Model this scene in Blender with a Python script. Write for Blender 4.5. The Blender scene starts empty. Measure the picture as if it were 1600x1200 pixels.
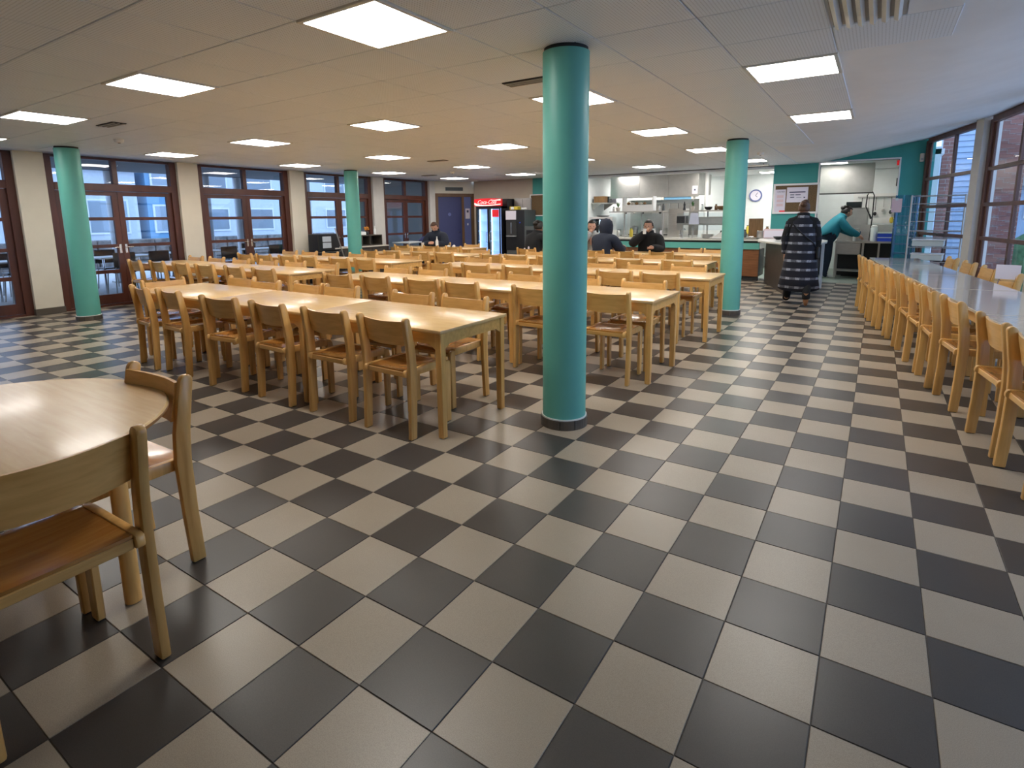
import bpy, bmesh, math, random
from mathutils import Vector, Matrix
random.seed(7)
PI = math.pi
S = bpy.context.scene
COL = S.collection

# ---------------------------------------------------------------- camera, world, exposure
T = 0.3                                   # floor tile module (m)
F, YAW, PIT, ROL = 867.876, -0.579, 0.1664, -0.0103
CAM = Vector((3.1511 * T, -4.3539 * T, 4.8007 * T))
fw = Vector((math.sin(YAW) * math.cos(PIT), math.cos(YAW) * math.cos(PIT), -math.sin(PIT)))
rt0 = Vector((math.cos(YAW), -math.sin(YAW), 0))
up0 = rt0.cross(fw)
rt = rt0 * math.cos(ROL) + up0 * math.sin(ROL)
up = -rt0 * math.sin(ROL) + up0 * math.cos(ROL)
cd = bpy.data.cameras.new('camera')
cam = bpy.data.objects.new('camera', cd)
COL.objects.link(cam)
cam.matrix_world = Matrix(((rt.x, up.x, -fw.x, CAM.x), (rt.y, up.y, -fw.y, CAM.y), (rt.z, up.z, -fw.z, CAM.z), (0, 0, 0, 1)))
cd.sensor_fit = 'HORIZONTAL'
cd.sensor_width = 36
cd.lens = F / 1600 * 36
cd.shift_y = -(600 - 485.58) / 1600
cd.clip_start = 0.05
cd.clip_end = 200
S.camera = cam
S.view_settings.view_transform = 'Standard'
S.view_settings.look = 'None'
S.view_settings.gamma = 1
S.view_settings.use_curve_mapping = False
S.view_settings.exposure = 0.08

PANEL_EMIT = 22
PANEL_COL = (1.0, 0.955, 0.895)
SKY = (0.30, 0.50, 1.0)
SKY_STR = 3.0
w = bpy.data.worlds.new('overcast_sky')
S.world = w
w.use_nodes = True
nt = w.node_tree
bg = nt.nodes['Background']
bg.inputs[0].default_value = (*SKY, 1)
bg.inputs[1].default_value = SKY_STR
# soft cloud variation over the whole sky
tc = nt.nodes.new('ShaderNodeTexCoord'); nz = nt.nodes.new('ShaderNodeTexNoise'); cr = nt.nodes.new('ShaderNodeValToRGB')
nz.inputs['Scale'].default_value = 2.5; nz.inputs['Detail'].default_value = 4
cr.color_ramp.elements[0].color = (0.38, 0.56, 0.96, 1); cr.color_ramp.elements[1].color = (0.60, 0.76, 1.0, 1)
nt.links.new(tc.outputs['Generated'], nz.inputs['Vector']); nt.links.new(nz.outputs['Fac'], cr.inputs['Fac']); nt.links.new(cr.outputs['Color'], bg.inputs[0])

def in_view(x, y, z=0.0, m=60):
    d = Vector((x, y, z)) - CAM
    q = d.dot(fw)
    if q < 0.1: return False
    px = 800 + F * d.dot(rt) / q; py = 485.58 - F * d.dot(up) / q
    return -m < px < 1600 + m and -m < py < 1200 + m

# ---------------------------------------------------------------- materials
def mat(name, col, rough=0.5, metal=0.0, spec=0.5, coat=0.0, var=0.0, scale=8.0, bump=0.0, stretch=(1, 1, 1), emit=None, es=0.0, coords='Object', col2=None, croug=0.1):
    m = bpy.data.materials.new(name); m.use_nodes = True
    t = m.node_tree; b = t.nodes['Principled BSDF']
    b.inputs['Roughness'].default_value = rough; b.inputs['Metallic'].default_value = metal
    b.inputs['Specular IOR Level'].default_value = spec
    b.inputs['Coat Weight'].default_value = coat; b.inputs['Coat Roughness'].default_value = croug
    b.inputs['Base Color'].default_value = (*col, 1)
    if var > 0 or bump > 0 or col2:
        c = t.nodes.new('ShaderNodeTexCoord'); mp = t.nodes.new('ShaderNodeMapping'); n = t.nodes.new('ShaderNodeTexNoise')
        mp.inputs['Scale'].default_value = stretch
        n.inputs['Scale'].default_value = scale; n.inputs['Detail'].default_value = 5
        t.links.new(c.outputs[coords], mp.inputs['Vector']); t.links.new(mp.outputs['Vector'], n.inputs['Vector'])
        r = t.nodes.new('ShaderNodeValToRGB')
        a = tuple(max(0, v * (1 - var)) for v in col); z = col2 or tuple(min(1, v * (1 + var)) for v in col)
        r.color_ramp.elements[0].color = (*a, 1); r.color_ramp.elements[1].color = (*z, 1)
        r.color_ramp.elements[0].position = 0.3; r.color_ramp.elements[1].position = 0.7
        t.links.new(n.outputs['Fac'], r.inputs['Fac']); t.links.new(r.outputs['Color'], b.inputs['Base Color'])
        if bump > 0:
            bp = t.nodes.new('ShaderNodeBump'); bp.inputs['Strength'].default_value = bump; bp.inputs['Distance'].default_value = 0.002
            t.links.new(n.outputs['Fac'], bp.inputs['Height']); t.links.new(bp.outputs['Normal'], b.inputs['Normal'])
    if emit:
        b.inputs['Emission Color'].default_value = (*emit, 1); b.inputs['Emission Strength'].default_value = es
    return m

def glass(name, tint=(0.9, 0.95, 0.96), ior=1.45, extra=0.0):
    m = bpy.data.materials.new(name); m.use_nodes = True
    t = m.node_tree; t.nodes.clear()
    o = t.nodes.new('ShaderNodeOutputMaterial'); ge = t.nodes.new('ShaderNodeNewGeometry'); fr_ = t.nodes.new('ShaderNodeMath'); fr_.operation = 'SUBTRACT'; fr_.inputs[0].default_value = 1.0; t.links.new(ge.outputs['Backfacing'], fr_.inputs[1]); mu = t.nodes.new('ShaderNodeMath'); mu.operation = 'MULTIPLY'; t.links.new(fr_.outputs[0], mu.inputs[1])
    mx = t.nodes.new('ShaderNodeMixShader'); tr = t.nodes.new('ShaderNodeBsdfTransparent'); g = t.nodes.new('ShaderNodeBsdfGlossy'); f = t.nodes.new('ShaderNodeFresnel')
    f.inputs['IOR'].default_value = ior; tr.inputs['Color'].default_value = (*tint, 1); g.inputs['Roughness'].default_value = 0.02
    if extra:
        a = t.nodes.new('ShaderNodeMath'); a.operation = 'ADD'; a.inputs[1].default_value = extra
        t.links.new(f.outputs[0], a.inputs[0]); t.links.new(a.outputs[0], mu.inputs[0])
    else:
        t.links.new(f.outputs[0], mu.inputs[0])
    t.links.new(mu.outputs[0], mx.inputs[0])
    t.links.new(tr.outputs[0], mx.inputs[1]); t.links.new(g.outputs[0], mx.inputs[2]); t.links.new(mx.outputs[0], o.inputs[0])
    return m

def wood_tone(name, a, b, rough, coat, axis, spec=0.5, objvar=0.12):
    """lacquered beech: grain stretched along one axis plus a small tone shift per object"""
    m = bpy.data.materials.new(name); m.use_nodes = True
    t = m.node_tree; p = t.nodes['Principled BSDF']; L = t.links
    c = t.nodes.new('ShaderNodeTexCoord'); oi = t.nodes.new('ShaderNodeObjectInfo')
    mp = t.nodes.new('ShaderNodeMapping'); sc = [22, 22, 22]; sc[axis] = 2.2; mp.inputs['Scale'].default_value = sc
    ad = t.nodes.new('ShaderNodeVectorMath'); ad.operation = 'ADD'
    L.new(c.outputs['Object'], mp.inputs['Vector']); L.new(mp.outputs['Vector'], ad.inputs[0])
    mu = t.nodes.new('ShaderNodeMath'); mu.operation = 'MULTIPLY'; mu.inputs[1].default_value = 37
    L.new(oi.outputs['Random'], mu.inputs[0]); L.new(mu.outputs[0], ad.inputs[1])
    n = t.nodes.new('ShaderNodeTexNoise'); n.inputs['Scale'].default_value = 1.6; n.inputs['Detail'].default_value = 6; n.inputs['Distortion'].default_value = 0.4
    L.new(ad.outputs[0], n.inputs['Vector'])
    r = t.nodes.new('ShaderNodeValToRGB'); r.color_ramp.elements[0].color = (*a, 1); r.color_ramp.elements[1].color = (*b, 1)
    r.color_ramp.elements[0].position = 0.32; r.color_ramp.elements[1].position = 0.68
    L.new(n.outputs['Fac'], r.inputs['Fac'])
    h = t.nodes.new('ShaderNodeHueSaturation')
    ml = t.nodes.new('ShaderNodeMath'); ml.operation = 'MULTIPLY_ADD'; ml.inputs[1].default_value = 2 * objvar; ml.inputs[2].default_value = 1 - objvar
    L.new(oi.outputs['Random'], ml.inputs[0]); L.new(ml.outputs[0], h.inputs['Value']); L.new(r.outputs['Color'], h.inputs['Color'])
    L.new(h.outputs['Color'], p.inputs['Base Color'])
    p.inputs['Roughness'].default_value = rough; p.inputs['Coat Weight'].default_value = coat; p.inputs['Coat Roughness'].default_value = 0.08
    p.inputs['Specular IOR Level'].default_value = spec
    return m

def tile_mat(name, col, col2):
    m = mat(name, col, rough=0.30, var=0.0, col2=col2, scale=1.1, coords='Generated')
    t = m.node_tree; p = t.nodes['Principled BSDF']; L = t.links
    g = t.nodes.new('ShaderNodeNewGeometry')
    for n in t.nodes:
        if n.bl_idname == 'ShaderNodeMapping': L.new(g.outputs['Position'], n.inputs['Vector'])
    sp = t.nodes.new('ShaderNodeTexNoise'); sp.inputs['Scale'].default_value = 420; sp.inputs['Detail'].default_value = 1
    L.new(g.outputs['Position'], sp.inputs['Vector'])
    mx = t.nodes.new('ShaderNodeMixRGB'); mx.blend_type = 'MULTIPLY'; mx.inputs[0].default_value = 0.45
    rp = t.nodes.new('ShaderNodeValToRGB'); rp.color_ramp.elements[0].position = 0.35; rp.color_ramp.elements[0].color = (0.55, 0.55, 0.55, 1); rp.color_ramp.elements[1].position = 0.6; rp.color_ramp.elements[1].color = (1, 1, 1, 1)
    L.new(sp.outputs['Fac'], rp.inputs['Fac'])
    src = p.inputs['Base Color'].links[0].from_socket
    L.new(src, mx.inputs[1]); L.new(rp.outputs['Color'], mx.inputs[2]); L.new(mx.outputs[0], p.inputs['Base Color'])
    # worn sheen: roughness follows a large soft noise
    n2 = t.nodes.new('ShaderNodeTexNoise'); n2.inputs['Scale'].default_value = 1.7; n2.inputs['Detail'].default_value = 3
    L.new(g.outputs['Position'], n2.inputs['Vector'])
    mr = t.nodes.new('ShaderNodeMapRange'); mr.inputs[3].default_value = 0.285; mr.inputs[4].default_value = 0.40
    L.new(n2.outputs['Fac'], mr.inputs[0]); L.new(mr.outputs[0], p.inputs['Roughness'])
    return m

def perforated(name, col):
    m = bpy.data.materials.new(name); m.use_nodes = True
    t = m.node_tree; p = t.nodes['Principled BSDF']; L = t.links
    g = t.nodes.new('ShaderNodeNewGeometry'); v = t.nodes.new('ShaderNodeTexVoronoi'); v.inputs['Scale'].default_value = 55; v.inputs['Randomness'].default_value = 0
    L.new(g.outputs['Position'], v.inputs['Vector'])
    r = t.nodes.new('ShaderNodeValToRGB'); r.color_ramp.interpolation = 'LINEAR'
    r.color_ramp.elements[0].position = 0.17; r.color_ramp.elements[0].color = (*(c * 0.35 for c in col), 1)
    r.color_ramp.elements[1].position = 0.28; r.color_ramp.elements[1].color = (*col, 1)
    L.new(v.outputs['Distance'], r.inputs['Fac']); L.new(r.outputs['Color'], p.inputs['Base Color'])
    p.inputs['Roughness'].default_value = 0.5; p.inputs['Specular IOR Level'].default_value = 0.5
    return m

def brick_mat(name, c1, c2, mortar, sc=1.0, rough=0.85):
    m = bpy.data.materials.new(name); m.use_nodes = True
    t = m.node_tree; p = t.nodes['Principled BSDF']; L = t.links
    g = t.nodes.new('ShaderNodeTexCoord'); mp = t.nodes.new('ShaderNodeMapping'); mp.inputs['Rotation'].default_value = (PI / 2, 0, 0)
    b = t.nodes.new('ShaderNodeTexBrick'); b.inputs['Scale'].default_value = sc * 4.4
    b.inputs['Color1'].default_value = (*c1, 1); b.inputs['Color2'].default_value = (*c2, 1); b.inputs['Mortar'].default_value = (*mortar, 1); b.inputs['Mortar Size'].default_value = 0.02
    b.inputs['Brick Width'].default_value = 1.0; b.inputs['Row Height'].default_value = 0.33
    L.new(g.outputs['Object'], mp.inputs['Vector']); L.new(mp.outputs['Vector'], b.inputs['Vector']); L.new(b.outputs['Color'], p.inputs['Base Color'])
    p.inputs['Roughness'].default_value = rough
    return m

def plaid_mat(name):
    m = bpy.data.materials.new(name); m.use_nodes = True
    t = m.node_tree; p = t.nodes['Principled BSDF']; L = t.links
    c = t.nodes.new('ShaderNodeTexCoord'); s = t.nodes.new('ShaderNodeSeparateXYZ'); L.new(c.outputs['Object'], s.inputs[0])
    def band(sock, freq, lo, off=0.0):
        a = t.nodes.new('ShaderNodeMath'); a.operation = 'MULTIPLY_ADD'; a.inputs[1].default_value = freq; a.inputs[2].default_value = off; L.new(sock, a.inputs[0])
        f = t.nodes.new('ShaderNodeMath'); f.operation = 'FRACT'; L.new(a.outputs[0], f.inputs[0])
        g = t.nodes.new('ShaderNodeMath'); g.operation = 'LESS_THAN'; g.inputs[1].default_value = lo; L.new(f.outputs[0], g.inputs[0])
        return g.outputs[0]
    hz = band(s.outputs['Z'], 7.2, 0.27); vx = band(s.outputs['X'], 7.0, 0.42, 0.3)
    m1 = t.nodes.new('ShaderNodeMath'); m1.operation = 'MULTIPLY_ADD'; m1.inputs[1].default_value = 0.5; m1.inputs[2].default_value = 0.25; L.new(vx, m1.inputs[0])
    m2 = t.nodes.new('ShaderNodeMath'); m2.operation = 'MULTIPLY'; L.new(hz, m2.inputs[0]); L.new(m1.outputs[0], m2.inputs[1])
    n = t.nodes.new('ShaderNodeTexNoise'); n.inputs['Scale'].default_value = 60
    L.new(c.outputs['Object'], n.inputs['Vector'])
    m3 = t.nodes.new('ShaderNodeMath'); m3.operation = 'MULTIPLY'; L.new(m2.outputs[0], m3.inputs[0]); L.new(n.outputs['Fac'], m3.inputs[1])
    mx = t.nodes.new('ShaderNodeMixRGB'); mx.inputs[1].default_value = (0.008, 0.009, 0.018, 1); mx.inputs[2].default_value = (0.8, 0.85, 1.0, 1)
    L.new(m3.outputs[0], mx.inputs[0]); L.new(mx.outputs[0], p.inputs['Base Color']); p.inputs['Roughness'].default_value = 0.9
    return m

M = dict(
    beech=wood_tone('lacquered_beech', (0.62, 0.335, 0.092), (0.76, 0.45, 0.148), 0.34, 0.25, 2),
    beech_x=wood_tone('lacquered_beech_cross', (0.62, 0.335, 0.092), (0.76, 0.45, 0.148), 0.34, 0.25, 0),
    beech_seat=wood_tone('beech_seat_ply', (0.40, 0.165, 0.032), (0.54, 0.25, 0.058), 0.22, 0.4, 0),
    table_top=wood_tone('beech_table_top', (0.66, 0.42, 0.18), (0.74, 0.50, 0.235), 0.27, 0.10, 0, objvar=0.02),
    table_top_grey=wood_tone('pale_table_top', (0.52, 0.46, 0.38), (0.60, 0.54, 0.46), 0.10, 0.6, 1, objvar=0.03),
    edge=mat('dark_band', (0.30, 0.15, 0.05), 0.4),
    foot=mat('rubber_foot', (0.015, 0.014, 0.013), 0.7),
    tile_light=tile_mat('light_tile', (0.37, 0.308, 0.228), (0.44, 0.375, 0.288)),
    tile_dark=tile_mat('dark_tile', (0.050, 0.045, 0.041), (0.080, 0.071, 0.063)),
    grout=mat('grout', (0.11, 0.095, 0.08), 0.8),
    skirt=mat('dark_skirting_tile', (0.10, 0.085, 0.07), 0.35),
    ceil=mat('ceiling_plaster', (0.83, 0.84, 0.86), 0.75, var=0.03, scale=3),
    ceil_tile=perforated('perforated_tile', (0.82, 0.875, 0.95)),
    ceil_metal=mat('ceiling_grid_grey', (0.42, 0.40, 0.37), 0.5),
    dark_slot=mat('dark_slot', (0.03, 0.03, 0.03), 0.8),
    panel=mat('light_diffuser', (0.9, 0.9, 0.9), 0.5, emit=PANEL_COL, es=PANEL_EMIT),
    panel_frame=mat('light_frame', (0.75, 0.72, 0.66), 0.4),
    teal=mat('teal_paint', (0.13, 0.46, 0.39), 0.42, var=0.04, scale=4, bump=0.15),
    teal_wall=mat('teal_wall_paint', (0.05, 0.33, 0.30), 0.55, var=0.04, scale=3),
    cream=mat('cream_paint', (0.72, 0.67, 0.56), 0.6, var=0.03, scale=4),
    greywhite=mat('grey_white_paint', (0.62, 0.60, 0.56), 0.6, var=0.03),
    tan=mat('tan_wall_paint', (0.50, 0.43, 0.34), 0.6, var=0.04, scale=3),
    frame=mat('dark_red_brown_stain', (0.085, 0.025, 0.014), 0.38, var=0.25, scale=6, stretch=(1, 1, 0.15), bump=0.1),
    frame_r=mat('brown_window_frame', (0.13, 0.06, 0.045), 0.45, var=0.2, scale=6, stretch=(1, 1, 0.15)),
    glass=glass('window_glass', (0.86, 0.91, 0.95), 1.5, 0.03),
    glass_thin=glass('clear_window_glass', (0.90, 0.94, 0.97), 1.33, 0.0),
    clear=glass('clear_glass', (0.93, 0.96, 0.98), 1.4, 0.02),
    steel=mat('brushed_steel', (0.55, 0.54, 0.52), 0.28, metal=1.0, var=0.08, scale=10, stretch=(1, 1, 12)),
    steel_dull=mat('dull_steel', (0.46, 0.45, 0.43), 0.42, metal=0.6, var=0.1, scale=4),
    chrome=mat('chrome', (0.75, 0.75, 0.75), 0.12, metal=1.0),
    white=mat('white_enamel', (0.82, 0.82, 0.80), 0.35),
    white_wall=mat('white_kitchen_wall', (0.80, 0.84, 0.84), 0.5, var=0.02),
    black=mat('black_plastic', (0.012, 0.012, 0.014), 0.4),
    blackm=mat('black_cloth', (0.005, 0.0055, 0.007), 0.9),
    navy=mat('navy_cloth', (0.012, 0.018, 0.035), 0.85),
    grey_cloth=mat('grey_wool', (0.33, 0.34, 0.34), 0.9, var=0.15, scale=40),
    pink=mat('pink_cloth', (0.55, 0.33, 0.26), 0.9),
    tealcloth=mat('teal_cloth', (0.012, 0.19, 0.25), 0.8),
    skin=mat('skin', (0.60, 0.34, 0.24), 0.5),
    skin2=mat('skin_tan', (0.42, 0.23, 0.15), 0.5),
    hair=mat('dark_hair', (0.012, 0.008, 0.006), 0.45, var=0.3, scale=40, stretch=(1, 1, 0.2)),
    hair_br=mat('brown_hair', (0.085, 0.038, 0.018), 0.5, var=0.3, scale=40, stretch=(1, 1, 0.2)),
    eye=mat('eye', (0.02, 0.015, 0.012), 0.2), lip=mat('lips', (0.35, 0.12, 0.10), 0.5),
    plaid=plaid_mat('black_white_plaid'),
    shoe_tan=mat('tan_shoe_leather', (0.35, 0.17, 0.08), 0.6), shoe_w=mat('pale_shoe', (0.5, 0.48, 0.45), 0.6),
    wood_panel=wood_tone('brown_counter_ply', (0.20, 0.075, 0.025), (0.30, 0.12, 0.045), 0.45, 0.1, 0),
    dark_panel=mat('dark_counter_laminate', (0.075, 0.062, 0.05), 0.5, var=0.1),
    worktop=mat('pale_worktop', (0.66, 0.64, 0.58), 0.25),
    cork=mat('cork', (0.15, 0.095, 0.045), 0.9, var=0.35, scale=60),
    paper=mat('paper', (0.74, 0.70, 0.78), 0.7), paper_pink=mat('pink_paper', (0.72, 0.55, 0.58), 0.7),
    ink=mat('ink', (0.06, 0.06, 0.12), 0.6),
    blue_door=mat('blue_door_paint', (0.045, 0.055, 0.16), 0.5), blue_panel=mat('blue_panel', (0.13, 0.16, 0.38), 0.5),
    brown_trim=mat('brown_wood_trim', (0.16, 0.085, 0.04), 0.5, var=0.2, scale=5, stretch=(1, 1, 0.2)),
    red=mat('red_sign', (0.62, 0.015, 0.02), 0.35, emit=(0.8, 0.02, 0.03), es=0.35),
    sign_white=mat('sign_white', (0.9, 0.88, 0.85), 0.4, emit=(1, 0.85, 0.8), es=0.35),
    cooler_in=mat('cooler_interior', (0.35, 0.5, 0.75), 0.5, emit=(0.30, 0.52, 1.0), es=0.9),
    cooler_tube=mat('cooler_light_tube', (0.9, 0.95, 1), 0.5, emit=(0.75, 0.92, 1.0), es=2.0),
    grey_box=mat('grey_machine', (0.09, 0.10, 0.10), 0.5), yellow=mat('yellow_pack', (0.65, 0.50, 0.05), 0.5),
    blue_crate=mat('blue_crate_plastic', (0.015, 0.06, 0.55), 0.4),
    brick=brick_mat('red_brick', (0.27, 0.115, 0.09), (0.20, 0.085, 0.07), (0.33, 0.30, 0.28)),
    siding=mat('blue_grey_siding', (0.33, 0.42, 0.56), 0.6, var=0.05),
    grass=mat('grass_green', (0.08, 0.16, 0.07), 0.9, var=0.35, scale=12), pale_ground=mat('pale_paving', (0.5, 0.5, 0.5), 0.8, var=0.1),
    cladding=mat('blue_cladding', (0.14, 0.32, 0.50), 0.5), pale_clad=mat('pale_cladding', (0.55, 0.60, 0.66), 0.6, var=0.05),
    dark_ceiling=mat('dark_grey_soffit', (0.10, 0.115, 0.13), 0.7), stone=mat('stone_wall', (0.17, 0.16, 0.15), 0.9, var=0.5, scale=5),
    post_white=mat('white_post', (0.72, 0.74, 0.76), 0.5),
    plant=mat('leaf_green', (0.05, 0.14, 0.035), 0.6, var=0.4, scale=30), pot=mat('pale_pot', (0.6, 0.55, 0.48), 0.6),
    floor_k=mat('green_grey_vinyl', (0.24, 0.29, 0.25), 0.4, var=0.08), brass=mat('brass_handle', (0.7, 0.66, 0.6), 0.25, metal=1.0),
    board=wood_tone('chopping_board_wood', (0.17, 0.085, 0.03), (0.26, 0.14, 0.055), 0.6, 0.0, 2), bun=mat('orange_flowers', (0.6, 0.24, 0.03), 0.7),
    plastic=mat('milky_plastic', (0.65, 0.72, 0.70), 0.3), screening=mat('screening_grey', (0.50, 0.47, 0.42), 0.7), film=glass('clear_plastic_film', (0.62, 0.78, 0.90), 1.35, 0.05),
)

# ---------------------------------------------------------------- mesh helpers
class MB:
    def __init__(s): s.bm = bmesh.new()
    def box(s, x0, x1, y0, y1, z0, z1, mtx=None):
        v = [s.bm.verts.new(p) for p in ((x0, y0, z0), (x1, y0, z0), (x1, y1, z0), (x0, y1, z0), (x0, y0, z1), (x1, y0, z1), (x1, y1, z1), (x0, y1, z1))]
        for f in ((0, 3, 2, 1), (4, 5, 6, 7), (0, 1, 5, 4), (1, 2, 6, 5), (2, 3, 7, 6), (3, 0, 4, 7)): s.bm.faces.new([v[i] for i in f])
        if mtx: bmesh.ops.transform(s.bm, matrix=mtx, verts=v)
        return s
    def cyl(s, x, y, z0, z1, r, r2=None, n=16):
        r2 = r if r2 is None else r2
        a = [s.bm.verts.new((x + r * math.cos(2 * PI * i / n), y + r * math.sin(2 * PI * i / n), z0)) for i in range(n)]
        b = [s.bm.verts.new((x + r2 * math.cos(2 * PI * i / n), y + r2 * math.sin(2 * PI * i / n), z1)) for i in range(n)]
        for i in range(n): s.bm.faces.new((a[i], a[(i + 1) % n], b[(i + 1) % n], b[i]))
        s.bm.faces.new(a[::-1]); s.bm.faces.new(b); return s
    def lathe(s, x, y, prof, n=16):
        rings = [[s.bm.verts.new((x + max(r, 0.0005) * math.cos(2 * PI * i / n), y + max(r, 0.0005) * math.sin(2 * PI * i / n), z)) for i in range(n)] for r, z in prof]
        for a, b in zip(rings, rings[1:]):
            for i in range(n): s.bm.faces.new((a[i], a[(i + 1) % n], b[(i + 1) % n], b[i]))
        s.bm.faces.new(rings[0][::-1]); s.bm.faces.new(rings[-1]); return s
    def tube(s, pts, r, n=8):
        pts = [Vector(p) for p in pts]; rs = r if isinstance(r, (list, tuple)) else [r] * len(pts)
        rings = []
        for i, p in enumerate(pts):
            d = (pts[min(i + 1, len(pts) - 1)] - pts[max(i - 1, 0)]).normalized()
            a = d.cross(Vector((0, 0, 1)) if abs(d.z) < 0.9 else Vector((1, 0, 0))).normalized(); b = d.cross(a)
            rings.append([s.bm.verts.new(p + rs[i] * (a * math.cos(2 * PI * k / n) + b * math.sin(2 * PI * k / n))) for k in range(n)])
        for a, b in zip(rings, rings[1:]):
            for k in range(n): s.bm.faces.new((a[k], a[(k + 1) % n], b[(k + 1) % n], b[k]))
        s.bm.faces.new(rings[0][::-1]); s.bm.faces.new(rings[-1]); return s
    def prism(s, poly, a, b, axis='x'):
        """closed polygon extruded along an axis"""
        def P(u, v, t): return (t, u, v) if axis == 'x' else ((u, t, v) if axis == 'y' else (u, v, t))
        A = [s.bm.verts.new(P(u, v, a)) for u, v in poly]; B = [s.bm.verts.new(P(u, v, b)) for u, v in poly]
        n = len(poly)
        for i in range(n): s.bm.faces.new((A[i], A[(i + 1) % n], B[(i + 1) % n], B[i]))
        s.bm.faces.new(A[::-1]); s.bm.faces.new(B); return s
    def ell(s, c, r, seg=14, rings=9):
        ret = bmesh.ops.create_uvsphere(s.bm, u_segments=seg, v_segments=rings, radius=1)
        for v in ret['verts']: v.co = Vector((c[0] + v.co.x * r[0], c[1] + v.co.y * r[1], c[2] + v.co.z * r[2]))
        return s
    def bev(s, w, seg=1):
        bmesh.ops.recalc_face_normals(s.bm, faces=s.bm.faces)
        es = [e for e in s.bm.edges if len(e.link_faces) == 2 and e.calc_face_angle(0) > 0.6]
        bmesh.ops.bevel(s.bm, geom=es, offset=w, segments=seg, affect='EDGES', profile=0.5); return s
    def mesh(s, name, m=None, smooth=False):
        bmesh.ops.recalc_face_normals(s.bm, faces=s.bm.faces)
        me = bpy.data.meshes.new(name); s.bm.to_mesh(me); s.bm.free()
        if m: me.materials.append(m)
        if smooth:
            for p in me.polygons: p.use_smooth = True
            me.set_sharp_from_angle(angle=0.7)
        return me
    def build(s, name, m, parent=None, smooth=False, **k):
        return link(name, s.mesh(name, m, smooth), parent, **k)

def link(name, me, parent=None, loc=None, rz=None, **props):
    o = bpy.data.objects.new(name, me); COL.objects.link(o)
    if parent: o.parent = parent
    if loc: o.location = loc
    if rz is not None: o.rotation_euler = (0, 0, rz)
    for k, v in props.items(): o[k] = v
    return o

def thing(name, label, category, loc=(0, 0, 0), rz=0.0, group=None, kind=None):
    o = bpy.data.objects.new(name, None); COL.objects.link(o)
    o.empty_display_size = 0.1
    o.location = loc; o.rotation_euler = (0, 0, rz); o['label'] = label; o['category'] = category
    if group: o['group'] = group
    if kind: o['kind'] = kind
    return o

def structure(name, label=None, loc=(0, 0, 0), rz=0.0):
    o = bpy.data.objects.new(name, None); COL.objects.link(o); o['kind'] = 'structure'; o.empty_display_size = 0.1
    o.location = loc; o.rotation_euler = (0, 0, rz)
    if label: o['label'] = label
    return o

def box(name, b, m, parent=None, bev=0.0, **k):
    q = MB().box(*b)
    if bev: q.bev(bev)
    return q.build(name, m, parent, **k)

def solo(o, label, category, group=None):
    o['label'] = label; o['category'] = category
    if group: o['group'] = group
    return o
# ================================================================ SETTING
ZC = 2.5
XW = -10.1                                    # glass plane of the garden-door wall
WP = [(1.62, 12.3), (2.25, 9.82), (2.62, 7.45), (2.85, 5.1), (2.97, 2.7), (3.0, 0.3), (3.0, -2.1), (2.95, -4.4)]   # curved window wall, plan

def wall_x(y):
    for (x0, y0), (x1, y1) in zip(WP, WP[1:]):
        if y1 <= y <= y0: return x0 + (x1 - x0) * (y - y0) / (y1 - y0)
    return WP[0][0] if y > WP[0][1] else WP[-1][0]

# ---- floor: grout bed, tiles one by one (nearest 300), the rest joined
fl = MB()
poly = [(XW - 0.05, -4.4)] + [(x, y) for x, y in reversed(WP)] + [(XW - 0.05, 12.3)]
fl.prism(poly, -0.05, -0.003, 'z')
floor = fl.build('floor', M['grout'], None, kind='structure', label='checkerboard floor of large pale and dark grey stone tiles')
def tile_mesh(m):
    q = MB().box(0.0018, T - 0.0018, 0.0018, T - 0.0018, -0.006, 0.0)
    q.bev(0.0012); return q.mesh('tile', m)
tm = {0: tile_mesh(M['tile_dark']), 1: tile_mesh(M['tile_light'])}
cells = []
for i in range(-34, 11):
    for j in range(-14, 41):
        x, y = (i + .5) * T, (j + .5) * T
        if x < XW or x + .12 > wall_x(y) or y > 12.2: continue
        cells.append(((Vector((x, y, 0)) - CAM).length, i, j, in_view(x, y)))
cells.sort()
near = [c for c in cells if c[3]][:295]
ns = {(c[1], c[2]) for c in near}
for _, i, j, _v in near:
    o = link('tile', tm[(i + j) % 2], floor, (i * T, j * T, random.uniform(-0.0006, 0.0)))
rest = {0: MB(), 1: MB()}
for _, i, j, _v in cells:
    if (i, j) not in ns: rest[(i + j) % 2].box(i * T + .0018, (i + 1) * T - .0018, j * T + .0018, (j + 1) * T - .0018, -0.006, 0)
for k in (0, 1): rest[k].build('tiles', M['tile_light' if k else 'tile_dark'], floor, kind='stuff')

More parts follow.
